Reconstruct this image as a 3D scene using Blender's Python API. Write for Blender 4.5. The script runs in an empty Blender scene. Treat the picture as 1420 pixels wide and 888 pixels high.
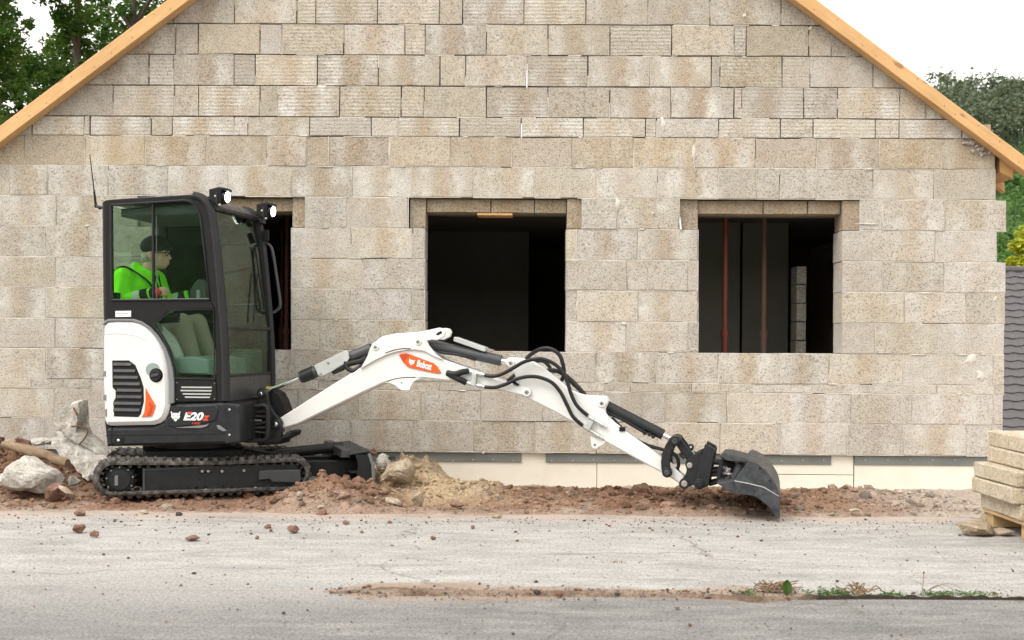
import bpy, bmesh, math, random
from mathutils import Vector, Matrix, noise
random.seed(11)
SC = bpy.context.scene
COL = SC.collection
R_ = math.radians

# ------------------------------------------------------------------ camera
FPX, CX, CY, EYE, ROLL = 1700.0, 710.0, 475.0, 1.15, 0.0067     # focal length in photo pixels, principal point, eye height
cam_d = bpy.data.cameras.new('camera')
cam = bpy.data.objects.new('camera', cam_d); COL.objects.link(cam)
cam_d.sensor_width = 36.0; cam_d.sensor_fit = 'HORIZONTAL'
cam_d.lens = FPX / 1420 * 36.0
cam_d.shift_y = (CY - 444.0) / 1420.0
cam_d.clip_start = 0.1; cam_d.clip_end = 2000
cam_d.dof.use_dof = True; cam_d.dof.focus_distance = 8.9; cam_d.dof.aperture_fstop = 4.0
cr, sr = math.cos(ROLL), math.sin(ROLL)
cam.matrix_world = Matrix(((cr, -sr, 0, 0), (0, 0, -1, -10), (sr, cr, 0, EYE), (0, 0, 0, 1)))
SC.camera = cam
# ------------------------------------------------------------------ light
SUN_DIR = Vector((-0.55, -0.45, 0.85)).normalized()               # towards the sun, behind thin cloud
W = bpy.data.worlds.new('World'); SC.world = W; W.use_nodes = True
wn, wl = W.node_tree.nodes, W.node_tree.links
bg = wn['Background']
sky = wn.new('ShaderNodeTexSky'); sky.sky_type = 'NISHITA'; sky.sun_disc = False
sky.sun_elevation = math.asin(SUN_DIR.z); sky.sun_rotation = math.atan2(SUN_DIR.x, SUN_DIR.y)
sky.dust_density = 4.0; sky.air_density = 1.0; sky.ozone_density = 1.0
hs = wn.new('ShaderNodeHueSaturation'); hs.inputs['Saturation'].default_value = 0.16
mx = wn.new('ShaderNodeMix'); mx.data_type = 'RGBA'                # even cloud layer over the sky
mx.inputs['Factor'].default_value = 0.55; mx.inputs[7].default_value = (10.5, 10.0, 9.3, 1)
wl.new(sky.outputs[0], hs.inputs['Color']); wl.new(hs.outputs[0], mx.inputs[6]); wl.new(mx.outputs[2], bg.inputs[0])
bg.inputs[1].default_value = 0.133
sun_d = bpy.data.lights.new('sun', 'SUN'); sun_d.energy = 0.85; sun_d.angle = R_(22); sun_d.color = (1, 0.93, 0.83)
sun = bpy.data.objects.new('sun', sun_d); COL.objects.link(sun)
sun.rotation_euler = (-SUN_DIR).to_track_quat('-Z', 'Y').to_euler(); sun.location = (0, 0, 30)
SC.view_settings.view_transform = 'Standard'; SC.view_settings.look = 'None'
SC.view_settings.exposure = 0.98; SC.view_settings.gamma = 1

# ------------------------------------------------------------------ frames
def ray(px, py):
    u = (px - CX) / FPX; v = -(py - CY) / FPX
    return Vector((u * cr - v * sr, 1, u * sr + v * cr))
EYEP = Vector((0, -10, EYE))
class Frame:                                                       # upright local frame: x along, y away, z up
    def __init__(s, o, yaw):
        s.M = Matrix.Translation(o) @ Matrix.Rotation(yaw, 4, 'Z'); s.I = s.M.inverted()
    def at(s, px, py, yl=0.0):
        c = s.I @ EYEP; d = s.I.to_3x3() @ ray(px, py)
        t = (yl - c.y) / d.y
        return c + d * t
    def xz(s, px, py, yl=0.0):
        p = s.at(px, py, yl); return (p.x, p.z)
    def poly(s, pts, yl): return [s.xz(a, b, yl) for a, b in pts]
WORLD = Frame(Vector((0, 0, 0)), 0)
WALL = Frame(Vector((0, 0, 0)), -0.0138)
HF = Frame(Vector((-2.39, -0.8, 0)), R_(-9))                       # excavator house
TF = Frame(Vector((-2.39, -0.8, 0)), R_(17))                       # excavator tracks
_p = HF.M @ HF.at(372, 600, 0)
BF = Frame(Vector((_p.x, _p.y, 0)), R_(-12.5))                     # boom and arm
def depth_at(px, py, d, z=None):                                   # world point at a distance d along the view axis
    return EYEP + ray(px, py) * d
def on_ground(px, py, z=0.0):
    r = ray(px, py); return EYEP + r * ((z - EYE) / r.z)

# ------------------------------------------------------------------ materials
def nodes(name):
    m = bpy.data.materials.new(name); m.use_nodes = True
    n, l = m.node_tree.nodes, m.node_tree.links
    return m, n, l, n['Principled BSDF']
def c4(c): return (c[0], c[1], c[2], 1)
def nz(n, l, vec, scale, detail=4, rough=0.55):
    t = n.new('ShaderNodeTexNoise'); t.inputs['Scale'].default_value = scale
    t.inputs['Detail'].default_value = detail; t.inputs['Roughness'].default_value = rough
    if vec: l.new(vec, t.inputs['Vector'])
    return t.outputs['Fac']
def ramp(n, l, fac, stops):
    r = n.new('ShaderNodeValToRGB'); e = r.color_ramp.elements
    while len(e) < len(stops): e.new(0.5)
    for i, (p, c) in enumerate(stops):
        e[i].position = p; e[i].color = c4(c) if not isinstance(c, (int, float)) else (c, c, c, 1)
    l.new(fac, r.inputs[0]); return r.outputs[0]
def mixc(n, l, fac, a, b, mode='MIX'):
    m = n.new('ShaderNodeMix'); m.data_type = 'RGBA'; m.blend_type = mode
    for i, v in ((0, fac), (6, a), (7, b)):
        if isinstance(v, (int, float)): m.inputs[i].default_value = v
        elif isinstance(v, (tuple, list)): m.inputs[i].default_value = c4(v)
        else: l.new(v, m.inputs[i])
    return m.outputs[2]
def mth(n, l, op, a, b=0.0, clamp=False):
    m = n.new('ShaderNodeMath'); m.operation = op; m.use_clamp = clamp
    for i, v in enumerate((a, b)):
        if isinstance(v, (int, float)): m.inputs[i].default_value = v
        else: l.new(v, m.inputs[i])
    return m.outputs[0]
def bump(n, l, bs, h, strength, dist=0.01):
    b = n.new('ShaderNodeBump'); b.inputs['Strength'].default_value = strength; b.inputs['Distance'].default_value = dist
    l.new(h, b.inputs['Height']); l.new(b.outputs[0], bs.inputs['Normal'])
def objco(n, l, perobj=False):
    t = n.new('ShaderNodeTexCoord'); v = t.outputs['Object']
    if perobj:
        oi = n.new('ShaderNodeObjectInfo'); a = n.new('ShaderNodeVectorMath'); a.operation = 'MULTIPLY_ADD'
        a.inputs[1].default_value = (37.0, 17.0, 53.0); l.new(oi.outputs['Random'], a.inputs[0]); l.new(v, a.inputs[2])
        return a.outputs[0], v, oi
    return v
def mat(name, col, rough=0.5, metal=0.0, var=0.12, vscale=6.0, dust=0.0, dustcol=(0.35, 0.27, 0.2), bmp=0.0, bscale=90.0, coat=0.0, spec=0.5):
    m, n, l, b = nodes(name)
    v = objco(n, l)
    f = nz(n, l, v, vscale, 5)
    base = mixc(n, l, f, tuple(c * (1 - var) for c in col), tuple(min(1, c * (1 + var)) for c in col))
    if dust > 0:
        d = ramp(n, l, nz(n, l, v, vscale * 2.3, 8, 0.7), [(0.42, 0.0), (0.75, 1.0)])
        base = mixc(n, l, mth(n, l, 'MULTIPLY', d, dust), base, dustcol)
    l.new(base, b.inputs['Base Color'])
    rr = ramp(n, l, nz(n, l, v, vscale * 3, 4), [(0.3, max(0.02, rough - 0.1)), (0.7, min(1, rough + 0.12))])
    l.new(rr, b.inputs['Roughness'])
    b.inputs['Metallic'].default_value = metal; b.inputs['Coat Weight'].default_value = coat
    b.inputs['Coat Roughness'].default_value = 0.08; b.inputs['Specular IOR Level'].default_value = spec
    if bmp: bump(n, l, b, nz(n, l, v, bscale, 3), bmp)
    return m

def block_mat(name, ridged):
    m, n, l, b = nodes(name)
    vr, v, oi = objco(n, l, True)
    sep = n.new('ShaderNodeSeparateXYZ'); l.new(v, sep.inputs[0])
    big = nz(n, l, vr, 4.0, 3)
    mid = nz(n, l, vr, 17.0, 5, 0.65)
    fine = nz(n, l, vr, 88.0, 2, 0.6)
    # damp tan band through the middle of the block, pale laitance on its cheeks
    wob = mth(n, l, 'MULTIPLY', mth(n, l, 'SUBTRACT', mid, 0.5), 0.16)
    off = mth(n, l, 'MULTIPLY', mth(n, l, 'SUBTRACT', oi.outputs['Random'], 0.5), 0.10)
    ax = mth(n, l, 'ABSOLUTE', mth(n, l, 'ADD', mth(n, l, 'ADD', sep.outputs[0], off), wob))
    band = ramp(n, l, ax, [(0.03, 1.0), (0.10, 0.0)])
    cheek = mth(n, l, 'MULTIPLY', ramp(n, l, ax, [(0.06, 0.0), (0.12, 1.0)]), ramp(n, l, ax, [(0.17, 1.0), (0.23, 0.0)]))
    amt = oi.outputs['Alpha']
    base = oi.outputs['Color']
    tan = mixc(n, l, 1.0, base, (0.90, 0.81, 0.71), 'MULTIPLY')
    c = mixc(n, l, mth(n, l, 'MULTIPLY', band, amt), base, tan)
    c = mixc(n, l, mth(n, l, 'MULTIPLY', cheek, mth(n, l, 'MULTIPLY', amt, ramp(n, l, big, [(0.35, 0.0), (0.62, 0.85)]))), c, (0.68, 0.665, 0.63))
    c = mixc(n, l, ramp(n, l, big, [(0.3, 0.5), (0.7, 0.0)]), c, mixc(n, l, 1.0, c, (0.88, 0.79, 0.68), 'MULTIPLY'))
    pits = ramp(n, l, fine, [(0.34, 0.52), (0.46, 1.0)])
    por = nz(n, l, vr, 38.0, 3, 0.7)
    c = mixc(n, l, 1.0, c, ramp(n, l, por, [(0.27, 0.45), (0.34, 1.0)]), 'MULTIPLY')
    lite = ramp(n, l, fine, [(0.56, 0.0), (0.72, 0.45)])
    c = mixc(n, l, 1.0, c, pits, 'MULTIPLY')
    c = mixc(n, l, lite, c, (0.66, 0.62, 0.55))
    c = mixc(n, l, 0.55, c, ramp(n, l, mid, [(0.3, 0.72), (0.7, 1.12)]), 'MULTIPLY')
    geo = n.new('ShaderNodeNewGeometry'); wst = nz(n, l, geo.outputs['Position'], 0.9, 6, 0.6)                # damp and dust running across the joints
    c = mixc(n, l, 0.8, c, ramp(n, l, wst, [(0.3, (0.86, 0.84, 0.80)), (0.55, (1.0, 1.0, 1.0)), (0.75, (1.08, 1.08, 1.08))]), 'MULTIPLY')
    l.new(c, b.inputs['Base Color']); b.inputs['Roughness'].default_value = 0.95; b.inputs['Specular IOR Level'].default_value = 0.15
    h = mth(n, l, 'ADD', mth(n, l, 'MULTIPLY', fine, 1.0), mth(n, l, 'MULTIPLY', mid, 0.8))
    if ridged:
        w = mth(n, l, 'SINE', mth(n, l, 'ADD', mth(n, l, 'MULTIPLY', sep.outputs[2], 210.0), mth(n, l, 'MULTIPLY', mid, 5.0)))
        h = mth(n, l, 'ADD', h, mth(n, l, 'MULTIPLY', w, mth(n, l, 'MULTIPLY', ramp(n, l, big, [(0.35, 0.15), (0.6, 1.0)]), 0.24)))
    bump(n, l, b, h, 0.6, 0.008)
    return m

def vcol_mat(name, rough=0.95, bmp=0.9, scale=40.0, attr='tone'):
    m, n, l, b = nodes(name)
    v = objco(n, l)
    a = n.new('ShaderNodeAttribute'); a.attribute_name = attr
    f1 = nz(n, l, v, scale, 6, 0.7); f2 = nz(n, l, v, scale * 0.22, 4)
    c = mixc(n, l, 0.8, a.outputs['Color'], ramp(n, l, f1, [(0.25, 0.5), (0.75, 1.35)]), 'MULTIPLY')
    c = mixc(n, l, 0.6, c, ramp(n, l, f2, [(0.3, 0.7), (0.7, 1.2)]), 'MULTIPLY')
    g = nz(n, l, v, scale * 3.2, 4, 0.7); c = mixc(n, l, 0.7, c, ramp(n, l, g, [(0.32, 0.5), (0.6, 1.2)]), 'MULTIPLY')
    l.new(c, b.inputs['Base Color']); b.inputs['Roughness'].default_value = rough; b.inputs['Specular IOR Level'].default_value = 0.12
    bump(n, l, b, mth(n, l, 'ADD', f1, mth(n, l, 'MULTIPLY', g, .5)), bmp, 0.03)
    return m

def rock_mat(name, c1, c2, c3, scale=9.0):
    m, n, l, b = nodes(name)
    vr, v, oi = objco(n, l, True)
    f = nz(n, l, vr, scale, 7, 0.65); g = nz(n, l, vr, scale * 5, 5, 0.7); h = nz(n, l, vr, scale * 16, 3, 0.6)
    c = ramp(n, l, f, [(0.3, c1), (0.5, c2), (0.68, c3)])
    c = mixc(n, l, 0.7, c, ramp(n, l, g, [(0.3, 0.55), (0.55, 1.08)]), 'MULTIPLY')
    c = mixc(n, l, 0.7, c, ramp(n, l, h, [(0.33, 0.5), (0.46, 1.0), (0.7, 1.15)]), 'MULTIPLY')
    l.new(c, b.inputs['Base Color']); b.inputs['Roughness'].default_value = 0.95; b.inputs['Specular IOR Level'].default_value = 0.12
    bump(n, l, b, mth(n, l, 'ADD', mth(n, l, 'ADD', f, g), mth(n, l, 'MULTIPLY', h, .6)), 0.9, 0.02)
    return m

def glass_mat(name, tint, refl=1.0):
    m, n, l, b = nodes(name); n.remove(b)
    out = n['Material Output']
    tr = n.new('ShaderNodeBsdfTransparent'); tr.inputs[0].default_value = c4(tint)
    gl = n.new('ShaderNodeBsdfGlossy'); gl.inputs['Roughness'].default_value = 0.02; gl.inputs[0].default_value = (1, 1, 1, 1)
    fr = n.new('ShaderNodeFresnel'); fr.inputs[0].default_value = 1.45
    ms = n.new('ShaderNodeMixShader')
    l.new(mth(n, l, 'MULTIPLY', fr.outputs[0], refl), ms.inputs[0]); l.new(tr.outputs[0], ms.inputs[1]); l.new(gl.outputs[0], ms.inputs[2])
    l.new(ms.outputs[0], out.inputs[0]); return m

def emis(name, col, s):
    m, n, l, b = nodes(name)
    b.inputs['Base Color'].default_value = c4(col); b.inputs['Emission Color'].default_value = c4(col); b.inputs['Emission Strength'].default_value = s
    return m

def wood_mat(name, a, bcol, axis=0, scale=3.0):
    m, n, l, b = nodes(name)
    v = objco(n, l)
    mp = n.new('ShaderNodeMapping'); sc_ = [22, 22, 22]; sc_[axis] = 1.6
    mp.inputs['Scale'].default_value = sc_; l.new(v, mp.inputs[0])
    f = nz(n, l, mp.outputs[0], scale, 5, 0.6)
    k = nz(n, l, v, 2.2, 3)
    c = mixc(n, l, ramp(n, l, f, [(0.3, 0.0), (0.7, 1.0)]), a, bcol)
    c = mixc(n, l, ramp(n, l, k, [(0.4, 0.0), (0.75, 0.6)]), c, tuple(x * 0.70 for x in a))
    mk = n.new('ShaderNodeMapping'); ks = [11, 11, 11]; ks[axis] = 5; mk.inputs['Scale'].default_value = ks; l.new(v, mk.inputs[0])
    kn = nz(n, l, mk.outputs[0], 1.0, 1)
    c = mixc(n, l, ramp(n, l, kn, [(0.70, 0.0), (0.76, 0.75)]), c, tuple(x * 0.38 for x in a))
    l.new(c, b.inputs['Base Color']); b.inputs['Roughness'].default_value = 0.75
    bump(n, l, b, f, 0.25, 0.004); return m

def leaf_mat(name, c1, c2, transl=0.35):
    m, n, l, b = nodes(name)
    v = objco(n, l)
    f = nz(n, l, v, 1.7, 4); g = nz(n, l, v, 25.0, 2)
    c = mixc(n, l, ramp(n, l, f, [(0.35, 0.0), (0.65, 1.0)]), c1, c2)
    c = mixc(n, l, 0.6, c, ramp(n, l, g, [(0.3, 0.6), (0.7, 1.3)]), 'MULTIPLY')
    l.new(c, b.inputs['Base Color']); b.inputs['Roughness'].default_value = 0.6; b.inputs['Specular IOR Level'].default_value = 0.25
    t = n.new('ShaderNodeBsdfTranslucent'); l.new(mixc(n, l, 1.0, c, (1.1, 1.25, 0.6), 'MULTIPLY'), t.inputs[0])
    ms = n.new('ShaderNodeMixShader'); ms.inputs[0].default_value = transl
    l.new(b.outputs[0], ms.inputs[1]); l.new(t.outputs[0], ms.inputs[2]); l.new(ms.outputs[0], n['Material Output'].inputs[0])
    return m

M = {}
M['block'] = block_mat('pumice_block', False)
M['block_ridged'] = block_mat('ridged_pumice_block', True)
M['mortar'] = mat('mortar', (0.60, 0.56, 0.49), 0.95, var=0.25, vscale=14, bmp=0.5, bscale=60, spec=0.1)
M['wood'] = wood_mat('new_spruce', (0.60, 0.34, 0.14), (0.70, 0.44, 0.21), 0)
M['wood_y'] = wood_mat('new_spruce_end', (0.60, 0.34, 0.14), (0.70, 0.44, 0.21), 1)
M['pallet'] = wood_mat('pallet_wood', (0.42, 0.27, 0.13), (0.55, 0.38, 0.2), 1)
M['log'] = wood_mat('weathered_timber', (0.16, 0.105, 0.06), (0.31, 0.22, 0.14), 0, 2.0)
M['white'] = mat('white_paint', (0.70, 0.70, 0.69), 0.34, var=0.03, vscale=3, dust=0.14, dustcol=(0.50, 0.45, 0.38), coat=0.2)
M['black'] = mat('black_paint', (0.014, 0.015, 0.017), 0.40, var=0.2, dust=0.12, dustcol=(0.09, 0.08, 0.07), spec=0.30)
M['navy'] = mat('dark_grey_paint', (0.014, 0.016, 0.019), 0.36, var=0.15, dust=0.12, dustcol=(0.10, 0.09, 0.08), spec=0.32)
M['anthracite'] = mat('anthracite_paint', (0.055, 0.058, 0.064), 0.38, var=0.1, dust=0.1, dustcol=(0.15, 0.14, 0.13), spec=0.35)
M['trim'] = mat('grey_trim', (0.17, 0.175, 0.185), 0.4, var=0.05, dust=0.08)
M['plastic'] = mat('matt_black_plastic', (0.010, 0.010, 0.011), 0.6, var=0.15, spec=0.22)
M['rubber'] = mat('dusty_rubber', (0.035, 0.033, 0.032), 0.85, var=0.3, vscale=10, spec=0.2, dust=0.9, dustcol=(0.22, 0.20, 0.18), bmp=0.3)
M['hose'] = mat('hose_rubber', (0.014, 0.014, 0.015), 0.45, var=0.2, spec=0.3)
M['chrome'] = mat('chrome', (0.78, 0.78, 0.79), 0.10, 1.0, var=0.02)
M['zinc'] = mat('zinc_plate', (0.52, 0.54, 0.54), 0.42, 0.55, var=0.08, dust=0.12, dustcol=(0.4, 0.37, 0.33))
M['steel'] = mat('worn_steel', (0.40, 0.39, 0.37), 0.42, 0.8, var=0.15, dust=0.3)
M['bucket'] = mat('scratched_bucket_paint', (0.030, 0.033, 0.038), 0.45, 0.0, var=0.3, vscale=9, spec=0.3, dust=0.30, dustcol=(0.22, 0.22, 0.22), bmp=0.15, bscale=30)
M['orange'] = mat('orange_gloss', (0.72, 0.10, 0.012), 0.35, var=0.04, coat=0.3)
M['orange_dark'] = mat('orange_shade_plastic', (0.45, 0.055, 0.008), 0.4, var=0.04)
M['red'] = mat('red_print', (0.60, 0.05, 0.02), 0.5, var=0.02)
M['print'] = mat('white_print', (0.82, 0.82, 0.82), 0.45, var=0.02)
M['yellow'] = mat('yellow_sticker', (0.75, 0.52, 0.03), 0.5, var=0.05)
M['glass'] = glass_mat('tinted_glass', (0.84, 0.92, 0.87), 0.6)
M['glass_clear'] = glass_mat('windscreen_glass', (0.74, 0.83, 0.76), 0.22)
M['glass_far'] = glass_mat('deep_tinted_glass', (0.52, 0.68, 0.58), 0.6)
M['lens'] = emis('lit_lamp', (1.0, 0.97, 0.9), 9.0)
M['seat'] = mat('grey_seat_vinyl', (0.085, 0.095, 0.092), 0.6, var=0.1)
M['floorbox'] = mat('grey_cab_plastic', (0.24, 0.31, 0.29), 0.6, var=0.08)
M['hivis'] = mat('hivis_green_cloth', (0.24, 0.98, 0.02), 0.8, var=0.14, vscale=14, bmp=1.0, bscale=16, spec=0.2)
M['reflective'] = mat('reflective_tape', (0.55, 0.58, 0.58), 0.5, var=0.05)
M['skin'] = mat('skin', (0.62, 0.38, 0.28), 0.55, var=0.08, vscale=20)
M['cap'] = mat('black_cap_cloth', (0.012, 0.012, 0.014), 0.9, var=0.2)
M['hair'] = mat('grey_hair', (0.42, 0.40, 0.37), 0.8, var=0.2, vscale=40)
M['glove'] = mat('red_glove', (0.60, 0.05, 0.03), 0.7, var=0.1)
M['trouser'] = mat('grey_work_trousers', (0.27, 0.235, 0.19), 0.85, var=0.15)
M['concrete_rub'] = rock_mat('broken_concrete', (0.46, 0.42, 0.37), (0.60, 0.57, 0.52), (0.70, 0.67, 0.62))
M['concrete_warm'] = rock_mat('rough_conglomerate', (0.27, 0.205, 0.135), (0.43, 0.345, 0.25), (0.56, 0.49, 0.40))
M['redstone'] = rock_mat('red_sandstone', (0.17, 0.09, 0.065), (0.27, 0.165, 0.125), (0.36, 0.25, 0.20))
M['palestone'] = rock_mat('cream_stone', (0.40, 0.30, 0.21), (0.50, 0.41, 0.31), (0.60, 0.53, 0.44))
M['darkstone'] = rock_mat('brown_stone', (0.13, 0.07, 0.05), (0.24, 0.14, 0.10), (0.36, 0.24, 0.18))
M['tanslab'] = rock_mat('tan_slab', (0.54, 0.45, 0.33), (0.64, 0.55, 0.42), (0.70, 0.62, 0.50), 9)
M['rust'] = mat('rusty_wire', (0.16, 0.075, 0.04), 0.8, 0.4, var=0.3)
M['soil'] = vcol_mat('excavated_soil')
M['clod'] = vcol_mat('soil_clod', scale=55)
M['foil'] = mat('weathered_lead_flashing', (0.20, 0.215, 0.205), 0.5, 0.35, var=0.25, vscale=3, dust=0.25, dustcol=(0.36, 0.34, 0.3))
M['xps'] = mat('cream_insulation_board', (0.76, 0.72, 0.63), 0.85, var=0.07, vscale=2.5, dust=0.16, dustcol=(0.42, 0.3, 0.2))
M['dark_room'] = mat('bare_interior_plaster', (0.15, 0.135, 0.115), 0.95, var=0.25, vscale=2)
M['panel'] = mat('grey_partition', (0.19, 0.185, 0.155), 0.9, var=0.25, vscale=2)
M['prop'] = mat('red_oxide_steel', (0.19, 0.045, 0.03), 0.6, var=0.3)
M['prop_brown'] = mat('rusty_brown_steel', (0.21, 0.13, 0.09), 0.7, var=0.3)
M['prop_dark'] = mat('dark_red_steel', (0.10, 0.03, 0.02), 0.6, var=0.25)
M['bark'] = mat('bark', (0.075, 0.055, 0.042), 0.95, var=0.35, vscale=12, bmp=0.6, bscale=30)
M['leaf'] = leaf_mat('oak_leaves', (0.034, 0.085, 0.015), (0.090, 0.150, 0.030), 0.5)
M['leaf_hill_hazed'] = leaf_mat('hazed_forest_leaves', (0.080, 0.105, 0.070), (0.120, 0.145, 0.088), 0.25)  # greens lightened so the colour itself carries the distance haze
M['leaf_bright'] = leaf_mat('bright_shrub_leaves', (0.055, 0.13, 0.025), (0.10, 0.19, 0.045), 0.25)
M['leaf_autumn'] = leaf_mat('autumn_leaves', (0.20, 0.09, 0.03), (0.28, 0.16, 0.04), 0.25)
M['leaf_yellow'] = leaf_mat('yellow_green_leaves', (0.24, 0.28, 0.02), (0.42, 0.42, 0.03), 0.3)
M['weed'] = leaf_mat('weed_leaves', (0.045, 0.095, 0.025), (0.10, 0.16, 0.05), 0.25)
M['twig'] = mat('dry_twig', (0.22, 0.15, 0.09), 0.9, var=0.3)
M['tile'] = mat('slate_grey_tile', (0.085, 0.080, 0.085), 0.7, var=0.25, vscale=9, bmp=0.3)
M['render'] = mat('pale_render', (0.55, 0.53, 0.48), 0.9, var=0.08)
M['hillground'] = mat('hill_undergrowth', (0.05, 0.085, 0.03), 1.0, var=0.4, vscale=0.2)
M['earth'] = mat('bare_earth', (0.30, 0.24, 0.18), 1.0, var=0.2, vscale=0.7)

CRACK_Y = (EYE / ((826 - CY) / FPX)) - 10                             # the joint in the paving, metres
def road_mat(name):
    m, n, l, b = nodes(name)
    v = objco(n, l)
    st = n.new('ShaderNodeMapping'); st.inputs['Scale'].default_value = (0.35, 1.0, 1); l.new(v, st.inputs[0])
    so = st.outputs[0]
    big = nz(n, l, so, 1.3, 6, 0.6); mid = nz(n, l, so, 7.0, 6, 0.65); fine = nz(n, l, v, 95.0, 3, 0.6); gr = nz(n, l, v, 30.0, 4, 0.7); agg = nz(n, l, v, 52.0, 2, 0.5)
    sep = n.new('ShaderNodeSeparateXYZ'); l.new(v, sep.inputs[0]); X_, Y_ = sep.outputs[0], sep.outputs[1]
    def lay(base, dustc, kf):
        c = mixc(n, l, ramp(n, l, big, [(0.35, 0.0), (0.65, 1.0)]), base, tuple(x * 1.2 for x in base))
        c = mixc(n, l, ramp(n, l, mid, [(0.42, 0.0), (0.66, 0.85)]), c, dustc)
        c = mixc(n, l, 0.8, c, ramp(n, l, agg, [(0.30, 0.45), (0.42, 1.0), (0.60, 1.0), (0.72, 1.25)]), 'MULTIPLY')
        return mixc(n, l, kf, c, ramp(n, l, fine, [(0.3, 0.4), (0.62, 1.25)]), 'MULTIPLY')
    conc = lay((0.29, 0.284, 0.274), (0.43, 0.42, 0.40), 0.6)
    asph = lay((0.155, 0.153, 0.15), (0.27, 0.262, 0.25), 0.8)
    # worn through to the asphalt: gradual on the left, sharp along the joint on the right
    xr = n.new('ShaderNodeMapRange'); l.new(X_, xr.inputs[0]); xr.inputs[1].default_value = -1.6; xr.inputs[2].default_value = 0.2; xr.inputs[3].default_value = 1.3; xr.inputs[4].default_value = 0.10
    w = xr.outputs[0]
    d = mth(n, l, 'SUBTRACT', CRACK_Y + .02, Y_)
    t = mth(n, l, 'ADD', mth(n, l, 'DIVIDE', d, w), mth(n, l, 'ADD', .45, mth(n, l, 'MULTIPLY', mth(n, l, 'SUBTRACT', mid, .5), 1.5)))
    c = mixc(n, l, ramp(n, l, t, [(0.0, 0.0), (1.0, 1.0)]), conc, asph)
    c = mixc(n, l, 0.5, c, ramp(n, l, gr, [(0.3, 0.75), (0.7, 1.15)]), 'MULTIPLY')
    # reddish soil dust lying near the dug strip
    near = mth(n, l, 'ADD', mth(n, l, 'MULTIPLY', mth(n, l, 'ADD', Y_, 2.45), 1.7), mth(n, l, 'MULTIPLY', mth(n, l, 'SUBTRACT', mid, 0.5), 2.0))
    c = mixc(n, l, mth(n, l, 'MULTIPLY', ramp(n, l, near, [(0.35, 0.0), (1.0, 1.0)]), 0.55), c, (0.40, 0.30, 0.235))
    # earth washed out of the joint
    xm = n.new('ShaderNodeMapRange'); l.new(X_, xm.inputs[0]); xm.inputs[1].default_value = -1.2; xm.inputs[2].default_value = 1.6
    wd = ramp(n, l, xm.outputs[0], [(0.0, .005), (.12, .01), (.20, .24), (.32, .25), (.48, .18), (.70, .13), (.83, .20), (.92, .03), (1.0, .01)])
    e = mth(n, l, 'DIVIDE', mth(n, l, 'ABSOLUTE', mth(n, l, 'SUBTRACT', Y_, CRACK_Y + .07)), wd)
    e = mth(n, l, 'ADD', e, mth(n, l, 'MULTIPLY', mth(n, l, 'SUBTRACT', mid, .5), 1.9))
    c = mixc(n, l, mth(n, l, 'MULTIPLY', ramp(n, l, e, [(.55, 1.0), (1.45, 0.0)]), .85), c, mixc(n, l, gr, (0.17, 0.115, 0.08), (0.34, 0.26, 0.20)))
    dark = ramp(n, l, nz(n, l, so, 3.1, 7, 0.72), [(0.55, 0.0), (0.70, 0.6)])
    c = mixc(n, l, dark, c, (0.15, 0.145, 0.14))
    vo = n.new('ShaderNodeTexVoronoi'); vo.feature = 'DISTANCE_TO_EDGE'; vo.inputs['Scale'].default_value = 0.42                # hairline cracks, few and broken
    wv = n.new('ShaderNodeVectorMath'); wv.operation = 'MULTIPLY_ADD'; wv.inputs[1].default_value = (.55, .55, 0); tn = n.new('ShaderNodeTexNoise'); tn.inputs['Scale'].default_value = 2.4; tn.inputs['Detail'].default_value = 6
    l.new(v, tn.inputs['Vector']); l.new(tn.outputs['Color'], wv.inputs[0]); l.new(v, wv.inputs[2]); l.new(wv.outputs[0], vo.inputs['Vector'])
    crk = mth(n, l, 'MULTIPLY', ramp(n, l, vo.outputs['Distance'], [(.0015, 1.0), (.006, 0.0)]), ramp(n, l, big, [(.46, 0.0), (.56, .6)]))
    c = mixc(n, l, crk, c, (.10, .09, .08))
    l.new(c, b.inputs['Base Color']); b.inputs['Roughness'].default_value = 0.9; b.inputs['Specular IOR Level'].default_value = 0.2
    bump(n, l, b, mth(n, l, 'ADD', mth(n, l, 'MULTIPLY', fine, 0.7), mth(n, l, 'ADD', gr, agg)), 0.6, 0.007)
    return m
M['road'] = road_mat('worn_paving')

# ------------------------------------------------------------------ mesh helpers
WM = {}                                                            # world matrix of every parent
def wm(o): return WM.get(o.name, Matrix.Identity(4)) if o else Matrix.Identity(4)
def finish(o, parent, Mw):
    COL.objects.link(o)
    WM[o.name] = Mw
    if parent: o.parent = parent; o.matrix_local = wm(parent).inverted() @ Mw
    else: o.matrix_local = Mw
    return o
def empty(name, frame_M, label, cat, group=None):
    o = bpy.data.objects.new(name, None); o.empty_display_size = 0.2
    finish(o, None, frame_M); tag(o, label, cat, group); return o
def tag(o, label=None, cat=None, group=None, kind=None):
    if label: o['label'] = label
    if cat: o['category'] = cat
    if group: o['group'] = group
    if kind: o['kind'] = kind
    return o
def smooth(me, ang=32):
    me.polygons.foreach_set('use_smooth', [True] * len(me.polygons))
    me.set_sharp_from_angle(angle=R_(ang))

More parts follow.
